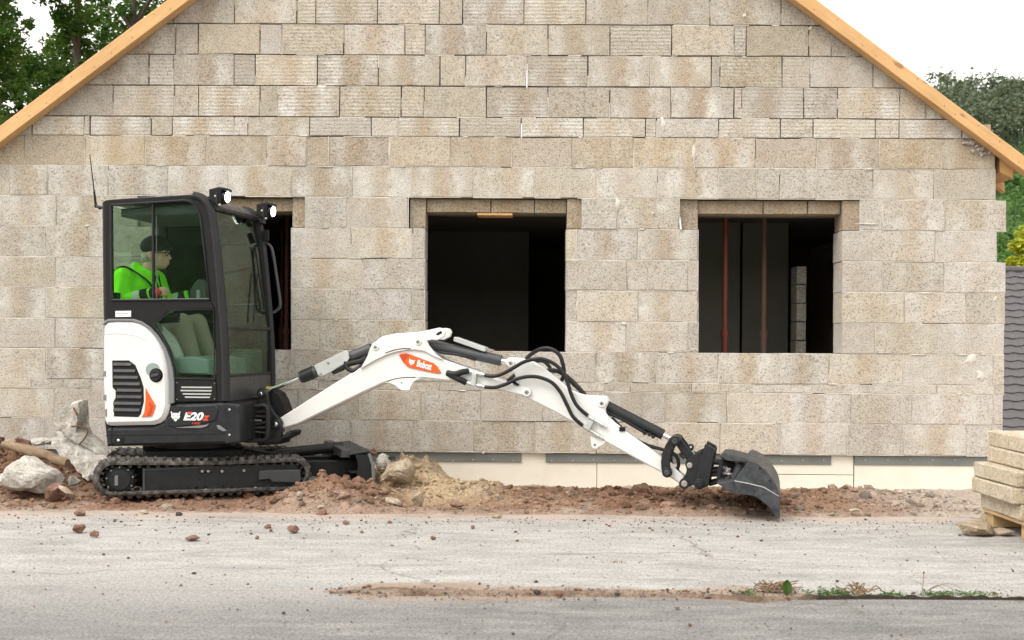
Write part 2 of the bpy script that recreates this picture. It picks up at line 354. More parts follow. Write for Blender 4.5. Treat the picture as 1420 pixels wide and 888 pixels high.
class G:
    """collects geometry given in a frame's local coordinates (world coordinates inside)"""
    def __init__(s, frame=WORLD): s.f = frame; s.v = []; s.F = []
    def add(s, verts, faces):
        k = len(s.v); s.v += [s.f.M @ Vector(p) for p in verts]; s.F += [tuple(i + k for i in f) for f in faces]
    def prism(s, poly, y0, y1, c=0.004):
        n = len(poly)
        area = sum(poly[i][0] * poly[(i + 1) % n][1] - poly[(i + 1) % n][0] * poly[i][1] for i in range(n))
        P = list(poly) if area > 0 else list(reversed(poly))
        ins = []
        for i in range(n):
            a, b, d = Vector(P[i - 1]), Vector(P[i]), Vector(P[(i + 1) % n])
            e1 = (b - a); e2 = (d - b)
            if e1.length < 1e-7 or e2.length < 1e-7: ins.append(b); continue
            e1.normalize(); e2.normalize()
            n1 = Vector((-e1.y, e1.x)); n2 = Vector((-e2.y, e2.x)); h = n1 + n2
            if h.length < 1e-4: ins.append(b); continue
            h.normalize(); ins.append(b + h * (c / max(0.5, h.dot(n1))))
        sgn = 1 if y1 > y0 else -1
        vs = [(p[0], y0, p[1]) for p in ins] + [(p[0], y0 + sgn * c, p[1]) for p in P] + [(p[0], y1 - sgn * c, p[1]) for p in P] + [(p[0], y1, p[1]) for p in ins]
        fs = [tuple(range(n)), tuple(range(4 * n - 1, 3 * n - 1, -1))]
        for r in range(3):
            for i in range(n):
                j = (i + 1) % n; fs.append((r * n + i, (r + 1) * n + i, (r + 1) * n + j, r * n + j))
        s.add(vs, fs); return s
    def box(s, x0, x1, y0, y1, z0, z1, c=0.003):
        return s.prism([(x0, z0), (x1, z0), (x1, z1), (x0, z1)], y0, y1, c)
    def tube(s, path, r, n=10, caps=True):
        P = [Vector(p) for p in path]; vs = []; fs = []
        up = None
        for i, p in enumerate(P):
            t = (P[min(i + 1, len(P) - 1)] - P[max(i - 1, 0)]).normalized()
            if up is None:
                up = t.orthogonal().normalized()
            up = (up - t * up.dot(t)).normalized(); w = t.cross(up)
            rr = r[i] if isinstance(r, (list, tuple)) else r
            for k in range(n):
                a = 2 * math.pi * k / n; vs.append(p + (up * math.cos(a) + w * math.sin(a)) * rr)
        for i in range(len(P) - 1):
            for k in range(n):
                k2 = (k + 1) % n; fs.append((i * n + k, i * n + k2, (i + 1) * n + k2, (i + 1) * n + k))
        if caps: fs += [tuple(range(n - 1, -1, -1)), tuple((len(P) - 1) * n + k for k in range(n))]
        s.add(vs, fs); return s
    def cyl(s, p0, p1, r0, r1=None, n=20, c=0.0):
        r1 = r0 if r1 is None else r1
        p0, p1 = Vector(p0), Vector(p1)
        if c > 0:
            d = (p1 - p0).normalized()
            return s.tube([p0, p0 + d * c, p1 - d * c, p1], [r0 - c, r0, r1, r1 - c], n)
        return s.tube([p0, p1], [r0, r1], n)
    def pin(s, x, z, y0, y1, r, n=18): return s.cyl((x, y0, z), (x, y1, z), r, None, n, min(0.004, r * 0.3))
    def ball(s, c, r, nu=14, nv=10):
        r = (r, r, r) if isinstance(r, (int, float)) else r
        vs = []; fs = []
        for j in range(nv + 1):
            t = math.pi * j / nv
            for i in range(nu):
                a = 2 * math.pi * i / nu
                vs.append((c[0] + r[0] * math.sin(t) * math.cos(a), c[1] + r[1] * math.sin(t) * math.sin(a), c[2] + r[2] * math.cos(t)))
        for j in range(nv):
            for i in range(nu):
                i2 = (i + 1) % nu; fs.append((j * nu + i, (j + 1) * nu + i, (j + 1) * nu + i2, j * nu + i2))
        s.add(vs, fs); return s
    def build(s, name, m, parent=None, Mw=None, ang=32, merge=False):
        Mw = Mw if Mw is not None else (wm(parent) if parent else s.f.M)
        inv = Mw.inverted()
        me = bpy.data.meshes.new(name)
        me.from_pydata([inv @ p for p in s.v], [], s.F)
        bm = bmesh.new(); bm.from_mesh(me)
        bmesh.ops.remove_doubles(bm, verts=bm.verts, dist=1e-6)
        bmesh.ops.recalc_face_normals(bm, faces=bm.faces); bm.to_mesh(me); bm.free()
        me.materials.append(m if not isinstance(m, str) else M[m]); smooth(me, ang)
        return finish(bpy.data.objects.new(name, me), parent, Mw)
def rounded(poly, r, n=4):
    out = []; N = len(poly)
    for i in range(N):
        a, b, d = Vector(poly[i - 1]), Vector(poly[i]), Vector(poly[(i + 1) % N])
        rr = r[i] if isinstance(r, (list, tuple)) else r
        l1 = (a - b).length; l2 = (d - b).length
        k = min(rr, l1 * 0.45, l2 * 0.45)
        p = b + (a - b).normalized() * k; q = b + (d - b).normalized() * k
        for j in range(n + 1):
            t = j / n; out.append(tuple((p * (1 - t) + b * t) * (1 - t) + (b * (1 - t) + q * t) * t))
    return out
def spline(pts, n=6):
    P = [Vector(p) for p in pts]; out = []
    for i in range(len(P) - 1):
        p0, p1, p2, p3 = P[max(i - 1, 0)], P[i], P[i + 1], P[min(i + 2, len(P) - 1)]
        for j in range(n):
            t = j / n
            out.append(0.5 * (2 * p1 + (p2 - p0) * t + (2 * p0 - 5 * p1 + 4 * p2 - p3) * t * t + (3 * p1 - p0 - 3 * p2 + p3) * t ** 3))
    out.append(P[-1]); return out
def circ(cx, cz, r, n=24, a0=0.0, a1=2 * math.pi): return [(cx + r * math.cos(a0 + (a1 - a0) * i / n), cz + r * math.sin(a0 + (a1 - a0) * i / n)) for i in range(n)]
def clip(poly, a, b, d):                                            # keep a*x + b*z <= d
    out = []
    for i in range(len(poly)):
        p, q = poly[i], poly[(i + 1) % len(poly)]
        fp, fq = a * p[0] + b * p[1] - d, a * q[0] + b * q[1] - d
        if fp <= 0: out.append(p)
        if fp * fq < 0:
            t = fp / (fp - fq); out.append((p[0] + (q[0] - p[0]) * t, p[1] + (q[1] - p[1]) * t))
    return out
def text_mesh(name, s, size, m, parent, Mw, shear=0.0, bold=0.0, sx=1.0, align='LEFT', thick=0.0012):
    cu = bpy.data.curves.new(name, 'FONT'); cu.body = s; cu.size = size; cu.shear = shear; cu.offset = bold; cu.extrude = thick
    cu.align_x = align; cu.resolution_u = 4
    t = bpy.data.objects.new(name + '_src', cu); COL.objects.link(t)
    me = bpy.data.meshes.new_from_object(t.evaluated_get(bpy.context.evaluated_depsgraph_get()))
    bpy.data.objects.remove(t); me.name = name
    me.transform(Matrix.Rotation(R_(90), 4, 'X') @ Matrix.Diagonal((sx, 1, 1, 1)))
    me.materials.clear(); me.materials.append(M[m])
    return finish(bpy.data.objects.new(name, me), parent, Mw)
def local_frame(frame, p, ang=0.0):                                 # frame standing on a face: x along the text, z up, turned by ang
    return frame.M @ Matrix.Translation(p) @ Matrix.Rotation(-ang, 4, 'Y')

# ------------------------------------------------------------------ the house
def zy(y): return EYE - (y - CY) / FPX * 10.0
def xw(px, y=475): return WALL.xz(px, y, 0)[0]
house = empty('house', WALL.M, 'unfinished gable-fronted house of bare concrete blocks with three dark window openings', 'house')
HL = Matrix.Identity(4)
rl = [WALL.xz(*p) for p in ((1116, 0), (1420, 226))]; ll = [WALL.xz(*p) for p in ((248, 0), (0, 186))]
def halfplane(p, q, below):
    a, b = q[1] - p[1], -(q[0] - p[0]); d = a * p[0] + b * p[1]
    if a * below[0] + b * below[1] > d: a, b, d = -a, -b, -d
    return a, b, d
RP = halfplane(rl[0], rl[1], (0, 0)); LP = halfplane(ll[0], ll[1], (0, 0))
XL = xw(-14)
rngb = random.Random(5)
mort = G(WALL); deepm = G(WALL); NB = 0; upper = G(WALL)
def jitter_outline(poly, seg=0.17, j=0.0022):
    out = []
    for i in range(len(poly)):
        p, q = Vector(poly[i]), Vector(poly[(i + 1) % len(poly)])
        k = max(1, int((q - p).length / seg))
        for t in range(k):
            o = p.lerp(q, t / k); out.append((o.x + rngb.uniform(-j, j), o.y + rngb.uniform(-j, j)))
    return out
def add_block(x0, x1, z0, z1, gap, col, band, ridged, y0=0.0, depth=0.30, name='concrete_block', clipg=False):
    global NB
    poly = [(x0 + gap / 2, z0 + gap / 2), (x1 - gap / 2, z0 + gap / 2), (x1 - gap / 2, z1 - gap / 2), (x0 + gap / 2, z1 - gap / 2)]
    if clipg:
        for h in (RP, LP): poly = clip(poly, *h)
    if len(poly) < 3: return
    w = max(p[0] for p in poly) - min(p[0] for p in poly); hgt = max(p[1] for p in poly) - min(p[1] for p in poly)
    if w < 0.02 or hgt < 0.02: return
    poly = jitter_outline(poly)
    cx = (x0 + x1) / 2; cz = (z0 + z1) / 2
    n = len(poly); c = 0.004
    cen = Vector((sum(p[0] for p in poly) / n, sum(p[1] for p in poly) / n))
    vs = []; push = rngb.uniform(-0.004, 0.004); tx, tz = rngb.uniform(-0.006, 0.006), rngb.uniform(-0.008, 0.008)
    for p in poly:
        d = (cen - Vector(p)); d.normalize(); q = Vector(p) + d * c * rngb.uniform(0.6, 1.7)
        vs.append((q.x - cx, y0 + push + rngb.uniform(0, 0.0015) + tx * (q.x - cx) + tz * (q.y - cz), q.y - cz))
    for p in poly: vs.append((p[0] - cx, y0 + push + c * rngb.uniform(0.9, 2.2), p[1] - cz))
    for p in poly: vs.append((p[0] - cx, y0 + depth, p[1] - cz))
    fs = [tuple(range(n)), tuple(range(3 * n - 1, 2 * n - 1, -1))]
    for r in range(2):
        for i in range(n): fs.append((r * n + i, (r + 1) * n + i, (r + 1) * n + (i + 1) % n, r * n + (i + 1) % n))
    me = bpy.data.meshes.new(name); me.from_pydata(vs, [], fs)
    me.materials.append(M['block_ridged'] if ridged else M['block'])
    me.flip_normals() if False else None
    bm = bmesh.new(); bm.from_mesh(me); bmesh.ops.recalc_face_normals(bm, faces=bm.faces); bm.to_mesh(me); bm.free()
    o = bpy.data.objects.new(name, me); o.color = (col[0], col[1], col[2], band)
    finish(o, house, WALL.M @ Matrix.Translation((cx, 0, cz))); NB += 1
    return o
W1, W2, W3 = (212, 403), (589, 785), (968, 1168)
P1, P2, P3 = (190, 422.6), (566, 806), (942.4, 1192)
GREY, TAN, PALE = (0.485, 0.445, 0.39), (0.48, 0.42, 0.345), (0.535, 0.502, 0.455)
def steps(a, b, s=85.6): return [a + s * i for i in range(int((b - a) / s) + 1)]
# (top y, bottom y, joints, tone, band strength, ridged chance, gable row, gaps)
rows = [
 (-8.3, 34.3, [150, 240, 325.5, 411.5, 438, 523.4, 609.3, 641.7, 727, 812.5, 898.7, 985, 1083.4, 1125.3, 1210], GREY, .55, .45, True, []),
 (34.3, 77, [160, 243.4, 275, 360.4, 391, 476.7, 561.6, 589.3, 674.6, 759.7, 846, 931.5, 1018, 1035, 1122, 1153, 1240], GREY, .6, .45, True, []),
 (77, 120.2, [110, 206.2, 240, 324.6, 354, 439.8, 524.8, 610, 645.8, 730.6, 815.5, 901.7, 986.7, 998.5, 1084.7, 1123.6, 1210.8, 1290], GREY, .7, .5, True, []),
 (120.2, 163.3, [30, 71.7, 156.5, 242, 275.5, 360.7, 385.4, 471, 556.5, 588.3, 674.5, 760, 845.6, 931, 1018, 1028.6, 1115, 1161.4, 1247.6, 1284, 1370], GREY, .85, .6, True, []),
 (163.3, 190.3, [-14, 44, 116.6, 124.7, 209.6, 238.7, 324.5, 343.5, 429.3, 515, 552, 637.3, 722.9, 809, 895, 910.5, 996.5, 1082.7, 1128, 1213.8, 1247, 1334, 1384], PALE, .8, .8, True, []),
 (190.3, 232, [-14, 34, 117.6, 201.5, 286.7, 370, 425, 455.4, 539.3, 624.5, 709.7, 793.9, 878.7, 963, 1048, 1132.7, 1219, 1306, 1380.5], TAN, .45, 0, True, []),
 (232, 274.3, [-14, 13.5, 66, 149.8, 233.3, 316.8, 404, 487.6, 570.7, 656.6, 741.5, 827.3, 911.8, 996.5, 1048.9, 1081.3, 1132, 1210.8, 1296, 1382], PALE, .7, 0, False, []),
 (274.3, 317.3, [-14, 77, 160, P1[0], P1[1], 481, P2[0], P2[1], 856, P3[0], P3[1], 1224, 1310, 1395.7], PALE, .7, 0, False, [P1, P2, P3]),
 (317.3, 360, [-14, 64, 149, W1[0], W1[1], 487, 572.3, W2[0], W2[1], 799.6, 884.6, W3[0], W3[1], 1210.4, 1296.7, 1383], PALE, .75, 0, False, [W1, W2, W3]),
 (360, 402.3, [-14, 77, 163, W1[0], W1[1], 502.7, W2[0], W2[1], 869.7, 954.2, W3[0], W3[1], 1223.3, 1309.5, 1394.7], PALE, .6, 0, False, [W1, W2, W3]),
 (402.3, 445.3, [-14, 64, 149, W1[0], W1[1], 485, 571, W2[0], W2[1], 799.6, 884.6, W3[0], W3[1], 1254, 1340, 1379.5, 1394], PALE, .6, 0, False, [W1, W2, W3]),
 (445.3, 487.5, [-14, 77, 163, W1[0], W1[1], 442.7, 527, W2[0], W2[1], 868.9, 954.6, W3[0], W3[1], 1213.8, 1301.7, 1393], PALE, .85, 0, False, [W1, W2, W3]),
 (487.5, 530, [-14, 64, 149, 235, 320, 402, 487, 572, 657, 742, 826, 911, 996.5, 1082, 1149, 1253, 1378, 1393], PALE, .8, 0, False, []),
 (530, 542.6, [-14, 43, 127, 213, 300, 386, 440, 525, 610, 700, 770, 838, 875, 960, 1041, 1127, 1206, 1300, 1378, 1393], PALE, .3, 0, False, []),
 (542.6, 584.5, [-14, 75, 160, 246, 331, 413, 498, 583, 668, 751.5, 839, 923, 1008.5, 1093.7, 1180.8, 1265, 1377.6, 1391], PALE, .6, 0, False, []),
 (584.5, 627.5, [-14, 63, 150, 235, 320, 402, 487, 572, 656, 742, 828, 913, 998.6, 1082, 1175, 1253, 1340, 1391], PALE, .55, 0, False, []),
]
def strip(g, x0, x1, z0, z1, y):
    g.add([(x0, y, z0), (x1, y, z0), (x1, y, z1), (x0, y, z1)], [(0, 1, 2, 3)])
for (ya, yb, js, tone, band, rid, gable, gaps) in rows:
    z1, z0 = zy(ya), zy(yb); ym = (ya + yb) / 2
    xs = [xw(j, ym) for j in js]
    if js[0] == -14: xs[0] = XL
    gx = [(xw(a, ym), xw(b, ym)) for a, b in gaps]
    gap = 0.0068 if (gable and tone is not TAN) else 0.0042
    for a, b in zip(xs[:-1], xs[1:]):
        if any(abs(a - g0) < 0.01 and abs(b - g1) < 0.01 for g0, g1 in gx): continue
        k = rngb.uniform(0.88, 1.10); wv = rngb.uniform(-0.02, 0.02)
        col = ((tone[0] + wv * 0.3) * k, tone[1] * k, (tone[2] - wv) * k)
        if rngb.random() < 0.12 and not gable: col = (0.52 * k, 0.495 * k, 0.46 * k)
        add_block(a, b, z0, z1, gap, col, band * rngb.choice((0.1, 0.35, 0.6, 0.8, 1.0, 1.15)) * (0.12 if b - a < .3 else 1), rngb.random() < rid, clipg=gable)
        # mortar in the bed joint under this block and in the head joint right of it
        px = 0.22 if (gable and tone is not TAN) else 0.92
        cut = min(b, xs[-1]); x = a
        if gable:
            q = clip(clip([(a, z0), (b, z0), (b, z0 + .01), (a, z0 + .01)], *RP), *LP)
            if len(q) < 3: continue
            x = min(p[0] for p in q); cut = max(p[0] for p in q)
        while x < cut - 0.01:
            e = min(cut, x + rngb.uniform(0.05, 0.3))
            if rngb.random() < px: strip(mort, x, e, z0 - rngb.uniform(.0015, .0045), z0 + rngb.uniform(.0015, .0045), rngb.uniform(0.0005, 0.0045))
            x = e
        z = z0
        while z < z1 - 0.01:
            e = min(z1, z + rngb.uniform(0.04, 0.15))
            if rngb.random() < px * 1.05 and b < xs[-1] - 0.01:
                zz = [(b, z), (b, e)]
                if all(h[0] * b + h[1] * e < h[2] for h in ((RP, LP) if gable else ())): strip(mort, b - rngb.uniform(.0012, .004), b + rngb.uniform(.0012, .004), z, e, rngb.uniform(0.0005, 0.0045))
            z = e
# rows of the gable above the picture, one plain mesh
yy = -8.3
while yy > -300:
    z0, z1 = zy(yy), zy(yy - 42.7)
    x = -3 + rngb.uniform(0, .5)
    while x < 3:
        q = [(x + .004, z0 + .004), (x + .5 - .004, z0 + .004), (x + .5 - .004, z1 - .004), (x + .004, z1 - .004)]
        for h in (RP, LP): q = clip(q, *h)
        if len(q) >= 3 and max(p[0] for p in q) - min(p[0] for p in q) > .03: upper.prism(q, 0.0, 0.3, 0.004)
        x += .5
    yy -= 42.7
ub = upper.build('upper_gable_blocks', 'block_ridged', house); ub.color = (*GREY, 0.4); ub['kind'] = 'stuff'
# mortar smears squeezed out of the joints
smear = G(WALL)
rs = random.Random(3)
spots = [(856, 283, 9, 22), (797, 340, 4, 34), (962, 214, 7, 30), (540, 205, 4, 30), (1347, 499, 17, 15), (1360, 522, 12, 14), (1380, 415, 9, 9),
         (865, 449, 12, 6), (1207, 311, 34, 2), (955, 403, 9, 7), (905, 296, 4, 5), (670, 628, 5, 4), (1033, 22, 6, 7), (1124, 39, 7, 6), (920, 172, 9, 16)]
for i in range(70):
    px = rs.uniform(10, 1380); yj = rs.choice([232, 274.3, 317.3, 360, 402.3, 445.3, 487.5, 530, 542.6, 584.5, 190.3])
    spots.append((px, yj + (px - 710) * (.0067 + 8.1e-6 * (yj - 475)) + rs.uniform(-.5, 1.0), rs.uniform(3, 16) * (2 if rs.random() < .2 else 1), rs.uniform(1.2, 2.8)))
def in_gap(px, py): return any(a - 12 < px < b + 12 and 270 < py < 494 for a, b in (P1, P2, P3))
for (px, py, w, h) in spots:
    if in_gap(px, py): continue
    cx, cz = WALL.xz(px, py + (px - 710) * 0.0062 * 0, 0); n = 14; ph = rs.uniform(0, 9)
    pts = []
    for k in range(n):
        a = 2 * math.pi * k / n; rr = 1 + 0.9 * noise.noise(Vector((math.cos(a) * 1.6 + ph, math.sin(a) * 1.6, px)))
        pts.append((cx + math.cos(a) * w / 340 * rr, cz + math.sin(a) * h / 340 * rr))
    vs = [(cx, -0.0052, cz)] + [(p[0] * .6 + cx * .4, -0.005, p[1] * .6 + cz * .4) for p in pts] + [(p[0], 0.005, p[1]) for p in pts]
    fs = []
    for k in range(n):
        k2 = (k + 1) % n; fs += [(0, 1 + k, 1 + k2), (1 + k, 1 + n + k, 1 + n + k2, 1 + k2)]
    smear.add(vs, fs)
o = mort.build('mortar_joint', 'mortar', house); o['kind'] = 'stuff'
o = smear.build('mortar_smear', 'mortar', house, ang=60); o['kind'] = 'stuff'
# lintels, seats and window interiors
for wi, ((w0, w1), (p0, p1)) in enumerate(zip((W1, W2, W3), (P1, P2, P3))):
    a0, a1, b0, b1 = xw(p0), xw(p1), xw(w0), xw(w1)
    zt, zb, zl = zy(274.3), zy(317.3), zy(294)
    add_block(a0, b0, zb, zt, 0.006, (0.36, 0.31, 0.25), 0.3, False, 0.045, 0.24, 'lintel_seat')
    add_block(b1, a1, zb, zt, 0.006, (0.38, 0.32, 0.25), 0.3, False, 0.03, 0.26, 'lintel_seat')
    cuts = [b0, b0 + (b1 - b0) * .46, b0 + (b1 - b0) * .77, b1]
    for k in range(3): add_block(cuts[k], cuts[k + 1], zl, zt - .004, 0.005, (0.44, 0.36, 0.26), 0.2, False, 0.085, 0.20, 'lintel_block')
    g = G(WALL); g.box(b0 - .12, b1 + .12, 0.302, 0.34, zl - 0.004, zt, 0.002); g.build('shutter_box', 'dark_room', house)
g = G(WALL); x = xw(660); g.box(x, x + .29, 0.07, 0.28, zy(294) - .022, zy(294) - .004, 0.002); g.build('timber_batten', 'wood', house)
# shell of the house behind the front wall
XR = xw(1380)
zc = zy(272)
g = G(WALL)
for (xa, xb, wx) in ((XL, XL + .3, 0), (XR - .3, XR, 1)): g.box(xa, xb, 0.305, 9, -0.3, zc + .1, 0.003)
g.box(XL + .3, XR - .3, 8.7, 9, -0.3, zc + .1, .003)
g.build('outer_wall', 'block', house).color = (*PALE, .2)
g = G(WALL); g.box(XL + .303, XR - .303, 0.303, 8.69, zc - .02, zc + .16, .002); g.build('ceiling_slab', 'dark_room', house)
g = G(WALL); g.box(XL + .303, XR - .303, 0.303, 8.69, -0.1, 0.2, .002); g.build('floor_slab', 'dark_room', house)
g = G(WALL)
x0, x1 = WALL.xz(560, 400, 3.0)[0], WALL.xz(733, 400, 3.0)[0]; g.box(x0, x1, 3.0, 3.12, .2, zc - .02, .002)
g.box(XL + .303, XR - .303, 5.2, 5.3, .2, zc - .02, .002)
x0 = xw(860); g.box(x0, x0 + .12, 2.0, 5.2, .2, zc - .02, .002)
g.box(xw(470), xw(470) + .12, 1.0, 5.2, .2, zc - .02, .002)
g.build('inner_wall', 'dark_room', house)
g = G(WALL)
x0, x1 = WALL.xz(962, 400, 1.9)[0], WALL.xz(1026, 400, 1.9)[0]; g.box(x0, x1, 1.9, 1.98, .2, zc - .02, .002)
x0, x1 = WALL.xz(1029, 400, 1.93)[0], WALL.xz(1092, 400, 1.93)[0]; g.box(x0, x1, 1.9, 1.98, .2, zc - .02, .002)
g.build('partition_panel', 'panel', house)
for k in range(10):
    x0, x1 = WALL.xz(1104.5, 400, 0.9)[0], WALL.xz(1118.5, 400, 0.9)[0]
    z0 = 1.02 - 0.165 * 4 + .165 * k
    if z0 + .16 < WALL.xz(1110, 355, .9)[1]:
        add_block(x0, x1, z0, z0 + .163, .004, (0.30, 0.29, 0.26), .1, False, 0.9, .24, 'pier_block')
# verge boards and roof
VY0, VY1 = -0.13, -0.012
def vline(p, q, ext0, ext1, yl):
    a, b = Vector(WALL.xz(*p, yl)), Vector(WALL.xz(*q, yl)); d = (b - a)
    return a - d * ext0, b + d * ext1
u0, u1 = vline((1132.7, 0), (1420, 216), 0, 0.05, VY0); l0, l1 = vline((1102, 0), (1420, 236.8), 0, 0.05, VY0)
v0, v1 = vline((232, 0), (0, 174.5), 0, .10, VY0); m0, m1 = vline((262.5, 0), (0, 197.4), 0, .10, VY0)
def meet(a, b, c, d):
    r, s = b - a, d - c; t = ((c - a).x * s.y - (c - a).y * s.x) / (r.x * s.y - r.y * s.x); return a + r * t
top = meet(u0, u1, v0, v1); bot = meet(l0, l1, m0, m1)
tt = Vector((top.x, top.y)); bb = Vector((bot.x, bot.y))
def oriented(name, poly, y0, y1, c, m):
    a = Vector(poly[0]); b = Vector(poly[1]); ang = math.atan2(b.y - a.y, b.x - a.x)
    g = G(WALL); g.prism(poly, y0, y1, c)
    return g.build(name, m, house, WALL.M @ Matrix.Translation((a.x, (y0 + y1) / 2, a.y)) @ Matrix.Rotation(-ang, 4, 'Y'))
oriented('verge_board', [tuple(tt), tuple(u1), tuple(l1), tuple(bb)], VY0, VY1, .004, 'wood')
oriented('verge_board', [tuple(tt - Vector((.004, 0))), tuple(v1), tuple(m1), tuple(bb - Vector((.004, 0)))], VY0, VY1, .004, 'wood')
nl = G(WALL); rn = random.Random(12)
for (a, b, c_, d_) in ((tt, u1, bb, l1), (tt, v1, bb, m1)):
    for k in range(26):
        t = (k + rn.uniform(.2, .8)) / 26; p_ = a.lerp(b, t).lerp(c_.lerp(d_, t), rn.choice((.25, .7)) + rn.uniform(-.05, .05)); nl.pin(p_.x, p_.y, VY0 - .0015, VY0 + .002, .0045, 8)
nl.build('verge_nail', 'anthracite', house)['kind'] = 'stuff'
dz = Vector((0, -.03))
for k in range(6):
    yr = 0.5 + k * 1.4
    oriented('rafter', [tuple(tt + dz), tuple(u1 + dz), tuple(l1 + dz), tuple(bb + dz)], yr, yr + .08, .004, 'wood')
    oriented('rafter', [tuple(tt + dz - Vector((.004, 0))), tuple(v1 + dz), tuple(m1 + dz), tuple(bb + dz - Vector((.004, 0)))], yr, yr + .08, .004, 'wood')
up = Vector((0, .022))
g = G(WALL)
g.prism([tuple(tt - Vector((0, .026))), tuple(u1 - Vector((0, .026))), tuple(u1), tuple(tt)], VY1 + .004, 9.1, .002)
g.prism([tuple(tt - Vector((0.002, .026))), tuple(tt - Vector((.002, 0))), tuple(v1), tuple(v1 - Vector((0, .026)))], VY1 + .004, 9.1, .002)
g.build('roof_boarding', 'pallet', house)
for (pa, pb, ya, yb) in ((1384, 1402.5, 229, 240),):
    a = WALL.xz(pa, yb, .06); b = WALL.xz(pb, ya, .06)
    g = G(WALL); g.prism([(a[0], a[1]), (b[0], a[1] - .05), (b[0], b[1]), (a[0], b[1] + .06)], .02, 8.6, .003); g.build('wall_plate', 'wood_y', house)
a = WALL.xz(1369, 178, .1); g = G(WALL); g.box(a[0] - .03, a[0] + .03, .1, .16, a[1] - .1, a[1] + .03, .003); g.build('batten_end', 'palestone', house)
# crumbled mortar bed under the right verge
g = G(WALL); rr = random.Random(9)
for k in range(13):
    px = rr.uniform(1338, 1377); py = 193 + (px - 1338) * .55 + rr.uniform(0, 12)
    a = WALL.at(px, py, -0.012); k0 = len(g.v); g.ball(a, (rr.uniform(.010, .03), .012, rr.uniform(.006, .016)), 8, 6)
    for q in range(k0, len(g.v)): g.v[q] = g.v[q] + Vector((noise.noise(g.v[q] * 60), noise.noise(g.v[q] * 60 + Vector((3, 0, 0))), noise.noise(g.v[q] * 60 + Vector((6, 0, 0))))) * .012
o = g.build('crumbled_mortar', 'concrete_rub', house); o['kind'] = 'stuff'
g = G(WALL); a, b = WALL.at(942.5, 301, .02), WALL.at(944.5, 319, -.012); g.cyl(a, b, .009); g.build('pipe_stub', 'zinc', house)
# plinth: flashing strips and insulation boards
def plinth(name, pa, pb, ya, yb, y0, y1, m):
    g = G(WALL); g.box(xw(pa), xw(pb), y0, y1, zy(yb), zy(ya), .002); return g.build(name, m, house)
for a, b in ((-14, 200), (200.6, 480), (480.6, 724)): plinth('flashing_strip', a, b, 627, 641.5, .030, .036, 'foil')
for a, b in ((758, 1155), (1187.5, 1391)): plinth('flashing_strip', a, b, 627.2, 641.5, .030, .036, 'foil')
for a, b, ya, yb in ((-14, 200, 627, 720), (200.8, 480, 627, 720), (480.8, 829, 627, 720), (829.8, 1008, 627, 720), (1008.8, 1186.5, 627, 655.5), (1008.8, 1186.5, 656.4, 720), (1188, 1391, 627, 720)):
    plinth('insulation_board', a, b, ya, yb, .040 + random.uniform(0, .003), .12, 'xps')
g = G(WALL); rr = random.Random(2)
for px in list(range(600, 724, 28)) + list(range(765, 1150, 29)) + list(range(1200, 1350, 31)):
    p = WALL.at(px, 638.5 + rr.uniform(-1, 1), .031); g.pin(p.x, p.z, .024, .03, .006, 8)
o = g.build('flashing_nail', 'zinc', house); o['kind'] = 'stuff'

# steel props and timbers inside the rooms: things of their own
def prop(px, y, zt, m, label, r=.03):
    p = WALL.at(px, 400, y)
    t = empty('steel_prop', WALL.M @ Matrix.Translation((p.x, y, .2)), label, 'prop', None)
    g = G(WALL); g.cyl((p.x, y, .2), (p.x, y, 1.25), r + .006, None, 14); g.build('outer_tube', m, t)
    g = G(WALL); g.cyl((p.x, y, 1.2), (p.x, y, zt), r, None, 14); g.build('inner_tube', m, t)
    for za, zb in ((.2, .208), (zt - .01, zt)): g = G(WALL); g.box(p.x - .07, p.x + .07, y - .07, y + .07, za, zb, .001); g.build('end_plate', m, t)
    g = G(WALL); g.cyl((p.x, y, 1.21), (p.x, y, 1.27), r + .014, None, 14); g.build('collar', m, t)
prop(1005.5, .75, zc - .02, 'prop', 'red steel prop standing inside the right-hand window opening', .022)
prop(1059.5, 1.1, zc - .02, 'prop_brown', 'brown rusty steel prop in the middle of the right-hand window opening', .024)
prop(397.5, 1.2, zc - .02, 'prop_dark', 'dark red prop just inside the left window, right of the cab', .020)
prop(391, 1.9, zc - .02, 'prop_dark', 'brown prop behind the cab\'s grab rail inside the left window', .02)

# ------------------------------------------------------------------ excavator
exc = empty('mini_excavator', HF.M, 'white and black tracked mini excavator with enclosed cab and long arm lowered to the right', 'excavator')
def pr(name, frame, px, yl, y1, m, parent=exc, c=.005, r=0.0, ang=32):
    P = frame.poly(px, yl)
    if r: P = rounded(P, r)
    g = G(frame); g.prism(P, yl, y1, c); return g.build(name, m, parent, ang=ang)
